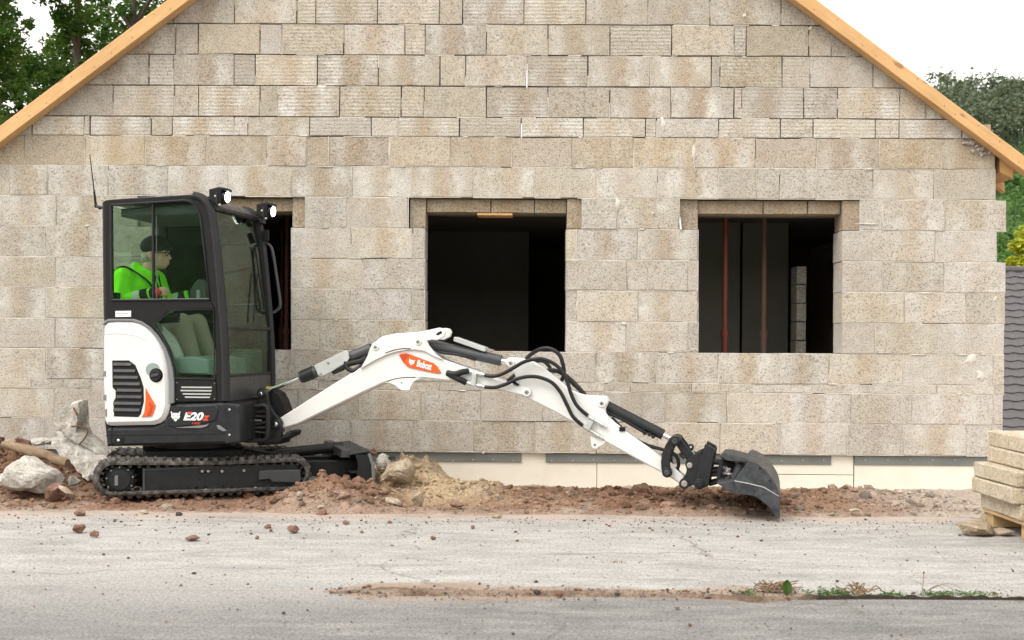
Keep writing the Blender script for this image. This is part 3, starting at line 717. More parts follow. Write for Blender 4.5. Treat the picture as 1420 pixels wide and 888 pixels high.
# --- undercarriage
def stadium(x0, x1, z0, r0, z1, r1, n=14, nl=22):
    pts = [(x0 + r0 * math.cos(a), z0 + r0 * math.sin(a)) for a in [math.pi / 2 + math.pi * i / n for i in range(n + 1)]]
    pts += [(x0 + (x1 - x0) * i / nl, z0 - r0 + (z1 - r1 - z0 + r0) * i / nl) for i in range(1, nl)]
    pts += [(x1 + r1 * math.cos(a), z1 + r1 * math.sin(a)) for a in [-math.pi / 2 + math.pi * i / n for i in range(n + 1)]]
    pts += [(x1 + (x0 - x1) * i / nl, z1 + r1 + (z0 + r0 - z1 - r1) * i / nl - .012 * math.sin(math.pi * i / nl)) for i in range(1, nl)]
    return pts
for side in (-1, 1):
    y0, y1 = (-.49, -.255) if side < 0 else (.255, .49)
    ST = stadium(-.555, .69, .178, .125, .176, .12)
    N = len(ST)
    nor = []
    for i in range(N):
        d = Vector(ST[(i + 1) % N]) - Vector(ST[i - 1]); d.normalize(); nor.append(Vector((d.y, -d.x)))
    g = G(TF); vs = []; fs = []
    prof = [(0.0, y0 + .012), (-.012, y0), (-.026, y0), (-.03, y0 + .02), (-.03, y1 - .02), (-.026, y1), (-.012, y1), (0, y1 - .012)]
    for i in range(N):
        for (o, y) in prof: q = Vector(ST[i]) + nor[i] * o; vs.append((q.x, y, q.y))
    for i in range(N):
        for k in range(8): fs.append((i * 8 + k, i * 8 + (k + 1) % 8, ((i + 1) % N) * 8 + (k + 1) % 8, ((i + 1) % N) * 8 + k))
    g.add(vs, fs)
    # tread lugs (outside) and drive lugs (inside), evenly spaced along the belt
    L = [0]
    for i in range(N): L.append(L[-1] + (Vector(ST[(i + 1) % N]) - Vector(ST[i])).length)
    def along(s):
        s %= L[-1]
        for i in range(N):
            if L[i + 1] >= s:
                t = (s - L[i]) / max(1e-6, L[i + 1] - L[i]); return Vector(ST[i]).lerp(Vector(ST[(i + 1) % N]), t), nor[i].lerp(nor[(i + 1) % N], t).normalized()
        return Vector(ST[0]), nor[0]
    nl_ = 52
    for k in range(nl_):
        for hf in (0, 1):
            s0 = L[-1] * (k + .5 * hf) / nl_; ya, yb = ((y0 + .004, (y0 + y1) / 2 + .02), ((y0 + y1) / 2 - .02, y1 - .004))[hf]
            a, na = along(s0 - .021); b, nb = along(s0 + .021); a2, na2 = along(s0 - .012); b2, nb2 = along(s0 + .012)
            P = [(a - na * .004), (b - nb * .004), (b2 + nb2 * .020), (a2 + na2 * .020)]
            vs = [(p.x, ya, p.y) for p in P[:2]] + [(p.x, ya + .02, p.y) for p in P[2:]] + [(p.x, yb, p.y) for p in P[:2]] + [(p.x, yb - .02, p.y) for p in P[2:]]
            g.add(vs, [(0, 1, 2, 3), (7, 6, 5, 4), (0, 4, 5, 1), (1, 5, 6, 2), (2, 6, 7, 3), (3, 7, 4, 0)])
        s0 = L[-1] * (k + .25) / nl_
        a, na = along(s0 - .012); b, nb = along(s0 + .012)
        ym = (y0 + y1) / 2
        P = [a - na * .028, b - nb * .028, b - nb * .050, a - na * .050]
        for ya, yb in ((y0 + .035, y0 + .075), (y1 - .075, y1 - .035)):
            vs = [(p.x, ya, p.y) for p in P] + [(p.x, yb, p.y) for p in P]
            g.add(vs, [(0, 1, 2, 3), (7, 6, 5, 4), (0, 4, 5, 1), (1, 5, 6, 2), (2, 6, 7, 3), (3, 7, 4, 0)])
    g.build('rubber_track', 'rubber', exc, TF.M)
    # frame, sprocket, idler, rollers
    q = -1 if side < 0 else 1
    def Y(v): return v if side < 0 else -v
    fp = TF.poly([(197, 649), (282, 645.5), (410, 643.5), (416, 650), (416.5, 668), (405, 675), (372, 676), (345, 678), (322, 684), (300, 681), (282, 683), (255, 685), (225, 687), (198, 686)], -.47)
    tf = None
    g = G(TF); g.prism(fp, Y(-.455), Y(-.30), .006); tf = g.build('track_frame', 'navy', exc, TF.M)
    if side < 0:
        g = G(TF); g.prism(TF.poly([(359, 654), (372, 652.5), (417, 652), (417.5, 667), (413, 670), (378, 669), (374, 665), (359, 666)], -.485), -.485, -.455, .006); g.build('step_box', 'anthracite', tf, TF.M)
        g = G(TF); g.prism(TF.poly([(276, 644), (297, 643), (297, 655), (276, 656)], -.47), -.468, -.45, .003); g.build('clamp_plate', 'navy', tf, TF.M)
        for (a, b, r) in ((280.5, 654, .010), (289, 654, .010), (308, 654, .011), (338.5, 653, .011), (216.5, 683, .013), (286, 680.5, .014), (354.5, 677.5, .013)):
            p = TF.at(a, b, -.47); g = G(TF); g.pin(p.x, p.z, -.474, -.45, r, 6 if r > .012 else 14); g.build('frame_bolt', 'steel', tf, TF.M)
        g = G(TF); g.prism(TF.poly([(199, 651), (281, 647.5), (281, 649.5), (199, 653)], -.46), -.463, -.45, .002); g.prism(TF.poly([(198, 649), (201, 649), (201, 686), (198, 686)], -.46), -.464, -.45, .002); g.build('frame_flange', 'anthracite', tf, TF.M)
    sp = G(TF); cxz = (-.515, .165)
    teeth = []
    for k in range(36): teeth.append((cxz[0] + (.125 if k % 2 else .103) * math.cos(2 * math.pi * k / 36 + .1 * (k % 2)), cxz[1] + (.125 if k % 2 else .103) * math.sin(2 * math.pi * k / 36 + .1 * (k % 2))))
    sp.prism(teeth, Y(-.40), Y(-.37), .003); sp.prism(circ(*cxz, .098, 28), Y(-.455), Y(-.40), .006)
    so = sp.build('drive_sprocket', 'black', exc, TF.M)
    if side < 0:
        g = G(TF); g.prism(circ(*cxz, .078, 32), -.474, -.455, .006); g.build('motor_cover', 'black', so, TF.M)
        g = G(TF)
        g.prism(circ(*cxz, .066, 32), -.477, -.474, .0015); g.build('cover_plate', 'navy', so, TF.M)
        g = G(TF); g.box(cxz[0] - .034, cxz[0] - .012, -.4785, -.477, cxz[1] - .036, cxz[1] + .034, .0004); g.build('cover_label', 'trim', so, TF.M)
        for k in range(9):
            a = 2 * math.pi * k / 9 + .2; g = G(TF); g.pin(cxz[0] + .089 * math.cos(a), cxz[1] + .089 * math.sin(a), -.462, -.45, .0075, 6); g.build('sprocket_bolt', 'steel', so, TF.M)
    g = G(TF); g.prism(circ(.69, .17, .112, 28), Y(-.42), Y(-.32), .008); g.prism(circ(.69, .17, .05, 20), Y(-.44), Y(-.42), .004); g.build('idler_wheel', 'black', exc, TF.M)
    for xr in (-.25, .05, .36):
        g = G(TF); g.prism(circ(xr, .085, .055, 20), Y(-.44), Y(-.30), .006); g.build('track_roller', 'black', exc, TF.M)
for y in (-.285, .255):  # dark plates added so the gaps inside the tracks read black
    g = G(TF); g.prism([(-.60, .10), (.70, .09), (.78, .17), (.70, .26), (-.60, .27), (-.66, .19)], y, y + .03, .004); g.build('added_dark_plate', 'plastic', exc, TF.M)
g = G(TF); g.box(-.36, .36, -.25, .25, .16, .36, .02); g.prism([(.36, .18), (.75, .2), (.75, .28), (.36, .34)], -.2, .2, .01); g.build('undercarriage_frame', 'navy', exc, TF.M)
g = G(TF); g.cyl((0, 0, .35), (0, 0, .47), .30, None, 36, .01); g.build('swing_bearing', 'black', exc, TF.M)
# dozer blade
bp = [(1.05, .12), (1.075, .17), (1.085, .26), (1.075, .345), (1.06, .385), (1.02, .39), (1.035, .34), (1.05, .26), (1.045, .18), (1.03, .13)]
BD = Frame(TF.M @ Vector((.165, 0, -.06)), R_(17))
g = G(BD); g.prism([(1.06, .06), (1.105, .11), (1.125, .2), (1.12, .29), (1.09, .375), (1.065, .37), (1.095, .29), (1.10, .2), (1.085, .12), (1.045, .07)], -.49, .49, .004)
bl = g.build('dozer_blade', 'black', exc, TF.M)
g = G(BD); g.prism([(.93, .365), (1.09, .385), (1.09, .40), (.93, .38)], -.47, .47, .003); g.build('blade_top_flange', 'bucket', bl, TF.M)
g = G(BD)
for y in (-.487, -.22, .22, .487): g.prism([(1.02, .09), (1.09, .11), (1.112, .2), (1.105, .29), (1.08, .37), (.98, .37), (1.0, .30), (.985, .18)], y - .006, y + .006, .002)
g.prism([(.94, .17), (1.10, .17), (1.10, .185), (.94, .185)], -.47, .47, .002); g.prism([(.95, .23), (1.10, .24), (1.10, .25), (.95, .245)], -.47, .47, .002)
g.build('blade_rib', 'black', bl, TF.M)
g = G(BD); g.prism([(1.052, .062), (1.107, .11), (1.128, .2), (1.123, .29), (1.092, .38), (1.07, .374), (1.098, .29), (1.103, .2), (1.085, .125), (1.04, .072)], -.500, -.491, .002); g.build('blade_edge', 'trim', bl)
for y in (-.2, .2):
    g = G(TF); g.prism([(.45, .16), (.72, .15), (1.14, .10), (1.24, .10), (1.25, .22), (1.19, .26), (1.05, .245), (.80, .25), (.45, .27)], y - .035, y + .035, .006); g.build('blade_arm', 'navy', exc, TF.M)
g = G(TF); g.box(1.05, 1.115, -.44, .44, .285, .345, .006); g.build('blade_crossbar', 'anthracite', bl, TF.M)
g = G(TF); g.cyl((.42, 0, .27), (1.13, 0, .33), .04, None, 16); g.build('blade_cylinder', 'black', exc, TF.M)

# --- upper structure: lower skirt, engine cover
YN = -.49
skirt = pr('lower_skirt', HF, [(144, 584), (150.5, 593.5), (211, 593), (225, 587), (234, 575), (235.5, 561), (313, 558.5), (332, 562), (332, 612), (316, 615.5), (147.5, 619.5)], YN, .47, 'navy', c=.018)
pr('skirt_front_panel', HF, [(311, 559), (333, 563), (333, 613), (312, 616)], YN - .006, -.44, 'navy', skirt, .006)
pr('skirt_raised_panel', HF, [(240, 568), (246, 563.5), (298, 562), (303, 567), (300, 583), (289, 586.5), (240, 593), (232, 590)], YN - .007, YN + .01, 'navy', skirt, .006)
pr('skirt_highlight', HF, [(241, 593.5), (285, 589.5), (290, 587.5), (287, 591.5), (279, 594)], YN - .010, YN, 'trim', skirt, .002)  # light grey strips paint the slanted highlights along the skirt's crease
pr('skirt_highlight', HF, [(300, 590), (304, 590), (311, 595), (314, 598), (309, 598.5), (302, 595)], YN - .010, YN, 'trim', skirt, .002)
pr('skirt_groove', HF, [(147, 603.5), (312, 601.5), (312, 602.6), (147, 604.6)], YN - .002, YN + .01, 'plastic', skirt, .0005)
pr('skirt_groove', HF, [(154, 594), (155.2, 594), (155.2, 618.6), (154, 618.8)], YN - .002, YN + .01, 'plastic', skirt, .0005)
pr('towing_recess', HF, [(159, 606.5), (172, 606), (170, 617), (159, 617.5)], YN - .003, YN + .01, 'plastic', skirt, .001)
p = HF.at(164.5, 611, YN); g = G(HF); g.ball((p.x, YN - .004, p.z), (.012, .006, .012)); g.build('skirt_bolt', 'chrome', skirt)
for (a, b) in ((318.5, 568.5), (318.5, 603.5)):
    p = HF.at(a, b, YN); g = G(HF); g.pin(p.x, p.z, YN - .011, YN, .009, 14); g.build('skirt_bolt', 'chrome', skirt)
# floor plate and far-side body under the cab
g = G(HF)
fx = HF.xz(318, 560, YN)[0]; rx = HF.xz(146, 600, YN)[0]
zf = HF.xz(300, 558, YN)[1]
g.box(rx + .03, fx, -.44, .44, .47, zf, .01); g.build('house_floor', 'black', exc)
cover = pr('engine_cover', HF, [(142.3, 470), (143, 452), (147, 446.5), (160, 445.2), (183.7, 445.6), (193, 448), (201.4, 453), (209, 460), (215.4, 467), (222, 478), (226.8, 488.7), (230, 500), (231.8, 509), (233.4, 530), (233.9, 562), (231, 574), (226.8, 582.5), (220, 587), (211.6, 589.5), (150.7, 590.7), (146, 589), (143.6, 582.5), (142, 530)], YN - .012, .45, 'white', c=.028)
pr('grey_trim', HF, [(142.5, 451), (143.5, 446), (150, 442.5), (184, 442.5), (196, 446), (207, 453.5), (219, 466), (229, 482), (235, 497), (239, 512), (241, 530), (241, 559), (234.4, 561), (233.9, 530), (232, 508), (227, 488), (221, 476), (215, 466.5), (207, 457.5), (199, 451.5), (190, 447.5), (183, 445.8), (160, 445.4), (149, 446.3)], YN - .006, -.40, 'trim', c=.004)
gr = pr('engine_grille', HF, [(155.3, 500), (178.6, 500), (187.5, 506.5), (195, 524), (199, 537), (199.5, 557), (195, 575), (191.5, 578.8), (157.8, 577.8), (157, 557), (160, 552), (160, 542), (155.8, 537.5)], YN - .0145, YN, 'plastic', c=.002)
edge = [(500, 178), (504.5, 185), (509, 188.3), (518, 192.5), (527, 196), (536, 198.5), (545, 199), (554, 199.3), (563, 198), (572, 195.5)]
for k, (yk, xe) in enumerate([(505, 185.2), (514, 190.6), (523, 194.4), (532, 197), (541, 199), (550, 199.3), (559, 198.6), (568, 196.5)]):
    xl = 163.5 if 538 < yk < 555 else 158.8
    a, b = HF.at(xl, yk, YN), HF.at(xe - 1.5, yk, YN)
    g = G(HF)
    vs = []
    for x in (a.x, b.x): vs += [(x, YN - .024, a.z - .010), (x, YN - .016, a.z + .010), (x, YN - .012, a.z + .004), (x, YN - .014, a.z - .016)]
    g.add(vs, [(0, 1, 5, 4), (1, 2, 6, 5), (2, 3, 7, 6), (3, 0, 4, 7), (0, 3, 2, 1), (4, 5, 6, 7)]); g.build('grille_slat', 'navy', gr, ang=10)
rf = pr('side_reflector', HF, [(201.4, 538), (208, 550), (215.4, 562.3), (213, 571), (210.3, 577.5), (195.8, 578.8), (199.6, 572.4), (201.5, 556)], YN - .020, YN, 'orange', c=.003)
pr('reflector_facet', HF, [(206, 557), (212, 563), (209.5, 573), (206, 577), (203.5, 577), (207.5, 566)], YN - .0225, YN - .01, 'orange_dark', rf, .001)
p = HF.at(217.5, 520.5, YN)
g = G(HF); vs = []
g.prism(circ(p.x, p.z, .052, 32), YN - .0155, YN, .003); fc = g.build('fuel_cap', 'plastic', exc)
g = G(HF); g.pin(p.x, p.z, YN - .030, YN - .012, .040, 28); g.build('cap_rim', 'black', fc)
g = G(HF); g.prism(rounded([(p.x - .03, p.z - .016), (p.x + .028, p.z - .004), (p.x + .03, p.z + .016), (p.x - .028, p.z + .004)], .01), YN - .040, YN - .028, .003); g.build('cap_handle', 'anthracite', fc)
q = HF.at(213, 513, YN); g = G(HF); g.prism([(q.x + .055 * math.cos(a), q.z + .05 * math.sin(a)) for a in [2 * math.pi * i / 24 for i in range(24)]], YN - .0140, YN, .002); g.build('cap_recess', 'floorbox', fc)
for yb in (519, 552):
    pr('cover_notch', HF, [(143.2, yb - 3), (147, yb - 5), (147, yb + 4), (143.2, yb + 3)], YN - .0135, YN, 'trim', cover, .001)
pr('cover_notch', HF, [(145.8, 568), (148.4, 567), (148.4, 579), (145.8, 577)], YN - .0135, YN, 'trim', cover, .001)
# emblem: a stylised wildcat head
CAT = [(-.5, .5), (-.26, .30), (-.10, .34), (0, .30), (.10, .34), (.26, .30), (.5, .5), (.46, .20), (.40, .06), (.50, -.02), (.40, -.06), (.46, -.16), (.33, -.14), (.34, -.28), (.20, -.24), (.14, -.42), (0, -.50), (-.14, -.42), (-.20, -.24), (-.34, -.28), (-.33, -.14), (-.46, -.16), (-.40, -.06), (-.50, -.02), (-.40, .06), (-.46, .20)]
def emblem(frame, p, s, ang, y, parent, eyes):
    ca, sa = math.cos(ang), math.sin(ang)
    def T(P): return [(p.x + s * (a * ca - b * sa), p.z + s * (a * sa + b * ca)) for a, b in P]
    g = G(frame); g.prism(T(CAT), y - .0015, y, .0002); e = g.build('emblem', 'print', parent)
    if eyes:
        g = G(frame)
        for sx in (-1, 1):
            g.prism(T([(sx * .32, .12), (sx * .10, .02), (sx * .12, -.02), (sx * .30, .04)]), y - .0022, y - .001, .0001)
            g.prism(T([(sx * .42, .36), (sx * .28, .24), (sx * .36, .18)]), y - .0022, y - .001, .0001)
            g.prism(T([(sx * .16, -.12), (sx * .06, -.26), (sx * .18, -.22)]), y - .0022, y - .001, .0001)
        g.prism(T([(-.07, -.14), (.07, -.14), (0, -.24)]), y - .0022, y - .001, .0001)
        g.build('emblem_eyes', eyes, parent)
YT = YN - .0075
emblem(HF, HF.at(243.5, 577.5, YT), .072, 0, YT, skirt, 'navy')
p = HF.at(254, 582.5, YT); text_mesh('lettering', 'E20', .074, 'print', skirt, local_frame(HF, Vector((p.x, YT - .001, p.z)), .012), .28, .0030, 1.28)
p = HF.at(281.6, 583, YT); text_mesh('lettering', 'z', .068, 'red', skirt, local_frame(HF, Vector((p.x, YT - .001, p.z)), .012), .28, .0030, 1.2)
p = HF.at(266, 588.5, YT); text_mesh('lettering', 'R-SERIES', .020, 'red', skirt, local_frame(HF, Vector((p.x, YT - .001, p.z)), .012), .25, .0003, .85)
pr('letter_accent', HF, [(259.5, 571.5), (266, 571.2), (265.5, 574), (259, 574.2)], YT - .004, YT, 'red', skirt, .0003)

# --- cab
YC = -.475
cab = pr('cab', HF, [(142, 281), (146, 278), (154, 277), (262, 270.5), (274, 271.5), (283, 277), (289, 286), (294, 300), (300, 352), (306, 423), (309, 476), (310, 557.5), (300, 557.5), (297.5, 428), (291.5, 416), (284, 350), (278.5, 300), (273, 286), (265, 279), (256, 277.8), (153.5, 284.5), (155, 417), (291.5, 416), (297, 428.5), (237, 430), (229, 435), (213, 450.5), (224, 466), (234.4, 488.7), (240, 507), (243, 525.5), (298, 527), (300, 557.5), (240.5, 559), (239, 530), (236, 510), (231, 492), (224, 475), (213, 459), (203, 450), (190, 444.5), (183, 442.5), (146, 443), (144.5, 430)], YC, YC + .04, 'plastic', c=.004)
# mirrored far side frame: same outline at the far side
def side_frame(y0, y1, name, m):
    for nm, px in (('cab_frame', [(142, 281), (154, 277), (262, 270.5), (274, 271.5), (283, 277), (289, 286), (294, 300), (300, 352), (306, 423), (309, 476), (310, 557.5), (300, 557.5), (297.5, 428), (291.5, 416), (284, 350), (278.5, 300), (273, 286), (265, 279), (256, 277.8), (153.5, 284.5), (155, 417), (144.5, 430)]),
                   ('cab_frame', [(155.2, 417), (297, 417), (299, 432), (155.2, 432)]), ('cab_frame', [(145, 432.3), (215, 432.3), (215, 557), (146, 557)]), ('cab_frame', [(215.3, 526), (300, 526), (300, 557), (215.3, 557)])):
        P = HF.poly(px, YC); g = G(HF); g.prism(P, y0, y1, .004); g.build(nm, m, cab)
side_frame(.435, .475, 'cab_frame', 'plastic')
# glossy corner posts
def post(pts, r, y, m='black', name='corner_post'):
    P = [HF.at(a, b, YC) for a, b in pts]
    g = G(HF); g.tube(spline([(q.x, y, q.z) for q in P], 5), r, 10); return g.build(name, m, cab)
fpts = [(268, 271), (279, 274.5), (288, 284), (294, 300), (299, 335), (304, 385), (308.5, 440), (311.5, 490), (312.5, 556)]
post(fpts, .030, YC + .01); post(fpts, .030, -YC - .01)
rpts = [(144.5, 283), (146, 420), (147, 445)]
post(rpts, .022, YC + .018); post(rpts, .022, -YC - .018)
# inner window frames (slightly recessed, lighter edges)
def ringbar(pts, r, y, m, closed=True, name='window_seal'):
    P = [HF.at(a, b, YC) for a, b in pts]
    if closed: P.append(P[0])
    g = G(HF); g.tube([(q.x, y, q.z) for q in P], r, 6); return g.build(name, m, cab)
pr('cover_crease', HF, [(145.5, 462), (165, 461), (186, 463.5), (203, 471), (203, 472.5), (185, 465.5), (165, 463), (145.5, 464)], YN - .0145, YN, 'white', cover, .001)
up_out = [(153.8, 285), (255, 278.2), (264, 279.6), (272, 286.5), (278, 300), (284, 350), (291, 415.6), (155, 416.6)]
ringbar(up_out, .009, YC - .002, 'black'); ringbar([(213.5, 451), (237.5, 430.6), (296.5, 429), (298, 526.5), (243.5, 525), (240, 507), (234.6, 489), (224.4, 466.5)], .006, YC - .002, 'black')
def pane(name, px, y, m, t=.005):
    P = HF.poly(px, YC); g = G(HF); g.prism(P, y, y + t, .0008); return g.build(name, m, cab)
pane('side_window', [(154, 285), (211.5, 281), (212, 416), (155.3, 416.3)], YC + .012, 'glass')
pane('side_window', [(209.5, 281.2), (255, 278.2), (264, 279.8), (272, 286.5), (278, 300), (284, 350), (290.8, 415.3), (211, 416)], YC + .022, 'glass')
pane('side_window', [(214, 451), (237.5, 431), (296, 429.6), (297.5, 526.5), (243.8, 525), (240, 507), (234.8, 489), (224.6, 466.5)], YC + .012, 'glass')
pane('side_window', [(154, 285), (255, 278.2), (264, 279.8), (272, 286.5), (278, 300), (284, 350), (290.8, 415.3), (155.3, 416.3)], -YC - .02, 'glass_far')
pane('side_window', [(215.3, 432.5), (299, 432.5), (299, 525.6), (215.3, 525.6)], -YC - .02, 'glass_far')
P = HF.poly([(209.7, 281.5), (212.2, 281.4), (212.6, 415.8), (210.4, 415.8)], YC); g = G(HF); g.prism(P, YC + .004, YC + .03, .002); g.build('sliding_window_rail', 'black', cab)
P = HF.poly([(214.6, 300), (215.5, 300), (216, 415.8), (215, 415.8)], YC); g = G(HF); g.prism(P, YC + .018, YC + .022, .0005); g.build('sliding_window_edge', 'seat', cab)
P = HF.poly([(155, 415.2), (290, 413.8), (290, 415.2), (155, 416.6)], YC); g = G(HF); g.prism(P, YC - .006, YC + .02, .001); g.build('window_sill_rail', 'trim', cab)
# vent panel with slots, sticker
vp = pr('vent_panel', HF, [(243.5, 528), (299.5, 529), (300.5, 556.5), (243, 557.5)], YC - .006, YC + .02, 'plastic', exc, .002)
for (xa, xb, yv) in ((251, 294, 536.3), (250, 294, 540.9), (253, 293, 545.6), (256, 291.5, 550)):
    pr('vent_slot', HF, [(xa, yv), (xb, yv + .3), (xb - 1, yv + 2.3), (xa + .5, yv + 2)], YC - .009, YC - .003, 'zinc', vp, .0005)
for (a, b) in ((246, 531), (298, 532), (246, 554), (298, 553.5)):
    p = HF.at(a, b, YC); g = G(HF); g.pin(p.x, p.z, YC - .009, YC - .004, .004, 8); g.build('vent_screw', 'steel', vp)
pr('white_sticker', HF, [(160, 431.6), (181.6, 431.2), (181.6, 439.4), (160, 439.8)], YC - .002, YC + .004, 'print', cab, .0003)
g = G(HF)
p = HF.at(162, 434, YC)
for k in range(2): g.box(p.x, p.x + .085 - .03 * k, YC - .0028, YC - .0018, p.z - .006 - k * .012, p.z - .002 - k * .012, .0001)
g.build('sticker_print', 'trim', cab)
# windscreen between the corner posts
def wpt(px, py, off=0.0):
    p = HF.at(px, py, YC); return p.x + off, p.z
wt, wm_, wb, wbb = wpt(290, 287), wpt(311, 453), wpt(312.3, 522), wpt(312.8, 557)
w2 = wpt(299, 335)
def quadsheet(name, pts, y0, y1, t, m, parent=cab):
    g = G(HF); n = len(pts)
    vs = [(x, y0, z) for x, z in pts] + [(x, y1, z) for x, z in pts] + [(x - t, y0, z) for x, z in pts] + [(x - t, y1, z) for x, z in pts]
    fs = []
    for i in range(n - 1):
        fs += [(i, i + 1, n + i + 1, n + i), (2 * n + i, 3 * n + i, 3 * n + i + 1, 2 * n + i + 1), (i, 2 * n + i, 2 * n + i + 1, i + 1), (n + i, n + i + 1, 3 * n + i + 1, 3 * n + i)]
    fs += [(0, n, 3 * n, 2 * n), (n - 1, 3 * n - 1, 4 * n - 1, 2 * n - 1)]
    g.add(vs, fs); return g.build(name, m, parent)
quadsheet('windscreen', [wt, w2, wpt(304, 385), wpt(308.5, 430), wm_], YC + .035, -YC - .035, .005, 'glass_clear')
quadsheet('lower_windscreen', [(wm_[0], wm_[1] - .016), wpt(312, 490), wb], YC + .035, -YC - .035, .005, 'glass_clear')
quadsheet('front_panel', [(wb[0] + .003, wb[1] - .004), wbb], YC + .03, -YC - .03, .03, 'anthracite')
g = G(HF); g.tube([(wm_[0], YC + .03, wm_[1] - .008), (wm_[0], -YC - .03, wm_[1] - .008)], .013, 8); g.tube([(wb[0], YC + .03, wb[1]), (wb[0], -YC - .03, wb[1])], .010, 8); g.build('windscreen_bar', 'black', cab)
g = G(HF)
for s in (-1, 1):
    g = G(HF); g.tube(spline([(wpt(291, 290)[0] - .012, s * .425, wt[1] - .01), (w2[0] - .012, s * .425, w2[1]), (wpt(308.5, 430)[0] - .012, s * .425, wpt(308.5, 430)[1]), (wb[0] - .012, s * .425, wb[1])], 4), .016, 8); g.build('windscreen_frame', 'plastic', cab)
# wiper
a, b = wpt(303, 375), wpt(310, 445)
g = G(HF); g.tube([(b[0] + .02, .05, b[1] + .0), (a[0] + .02, .24, a[1] + .02)], .006, 6); g.tube([(wpt(307, 425)[0] + .016, .33, wpt(307, 425)[1]), (wpt(298, 330)[0] + .016, .26, wpt(298, 330)[1])], .007, 6); g.build('wiper', 'plastic', cab)
# roof
rp = [(143, 281.5), (146, 278), (154, 276.5), (200, 273.2), (262, 269.6), (274, 270.2), (283, 275.5), (289, 285)]
inner = [(285, 287.5), (279, 279.5), (272, 275.5), (262, 275), (200, 278.5), (154, 282.5)]
g = G(HF); g.prism(HF.poly(rp + inner, YC), YC + .012, -YC - .012, .006); rf_ = g.build('roof', 'anthracite', cab)
a, b = wpt(289, 284), wpt(293, 300)
g = G(HF); g.tube([(a[0] + .01, YC + .03, a[1] - .01), (a[0] + .01, -YC - .03, a[1] - .01)], .02, 10); g.build('roof_visor', 'black', cab)
g = G(HF); g.prism(HF.poly([(160, 288), (262, 281), (270, 290), (262, 296), (160, 299)], YC), -.40, .40, .01); g.build('headliner', 'seat', cab)
p = HF.at(283, 273.2, YC); g = G(HF); g.box(p.x - .055, p.x - .02, YC - .0, YC + .03, p.z - .012, p.z + .012, .003); g.build('roof_marker', 'print', cab)
# rear bulkhead
P = HF.poly([(146, 282), (152, 282), (153, 445), (148, 445)], YC); g = G(HF)
g.prism(HF.poly([(146, 405), (151, 405), (152, 445), (147, 445)], YC), YC + .03, -YC - .03, .003); g.build('rear_panel', 'plastic', cab)
q0 = HF.xz(147, 285, YC); q1 = HF.xz(148, 405, YC)
g = G(HF); g.box(q0[0] + .004, q0[0] + .010, YC + .03, -YC - .03, q1[1], q0[1], .001); g.build('rear_window', 'glass', cab)
# work lights
def work_light(px, py, y):
    p = HF.at(px, py, y)
    g = G(HF)
    x, z = p.x, p.z
    g.prism([(x - .095, z + .045), (x - .02, z + .062), (x + .035, z + .052), (x + .04, z + .036), (x - .0, z + .036), (x - .002, z - .05), (x - .06, z - .058), (x - .09, z - .03)], y - .055, y + .055, .008)
    wl_ = g.build('work_light', 'plastic', exc)
    g = G(HF); g.cyl((x - .004, y, z - .004), (x + .024, y - .002, z - .006), .043, None, 24, .004); g.build('lamp_rim', 'black', wl_)
    g = G(HF); g.cyl((x + .020, y - .002, z - .006), (x + .029, y - .003, z - .0065), .037, None, 24); g.build('lamp_lens', 'lens', wl_)
    g = G(HF); g.box(x - .075, x - .045, y - .03, y + .03, z - .10, z - .05, .003); g.box(x - .04, x - .025, y - .062, y - .054, z - .06, z + .02, .001); g.build('lamp_bracket', 'black', wl_)
    g = G(HF); g.pin(x - .02, z - .062, y - .05, y - .03, .01, 12); g.pin(x - .045, z - .005, y - .064, y - .05, .008, 12); g.build('lamp_bolt', 'chrome', wl_)
work_light(311, 272.5, -.43); work_light(374.5, 292.5, .43)
# antenna
a, b, t = HF.at(138.5, 287.5, -.3), HF.at(133, 286, -.3), HF.at(124.6, 215, -.3)
an = G(HF); m1 = b.lerp(t, .28); an.tube([(b.x, -.3, b.z), (m1.x, -.3, m1.z), (m1.x, -.3, m1.z + .003), (t.x, -.3, t.z)], [.010, .008, .005, .003], 8)
ao = an.build('antenna', 'plastic', exc)
g = G(HF); r0 = HF.at(146, 289, -.3); g.tube([(r0.x + .03, -.3, r0.z), (a.x, -.3, a.z), (b.x, -.3, b.z)], .011, 8); g.ball((b.x, -.3, b.z), .014, 8, 6); g.ball((a.x, -.3, a.z - .004), .014, 8, 6); g.build('antenna_bracket', 'black', ao)
# grab handle in front of the far post
hp = [(365.5, 338), (371, 338.5), (377.5, 347), (383, 380), (388.5, 420), (386, 428.5), (379, 433.5), (374, 434)]
P = [HF.at(a, b, .47) for a, b in hp]
g = G(HF); g.tube(spline([(q.x, .47, q.z) for q in P], 5), .012, 8); g.build('grab_handle', 'anthracite', cab)
for (a, b, w, h) in ((348.5, 331.5, 4, 9), (369.5, 327, 4, 8)):
    p = HF.at(a, b, .44); g = G(HF); g.box(p.x - w / 185 / 1, p.x + w / 185, .425, .445, p.z - h / 185, p.z + h / 185, .003); g.build('hinge', 'plastic', cab)
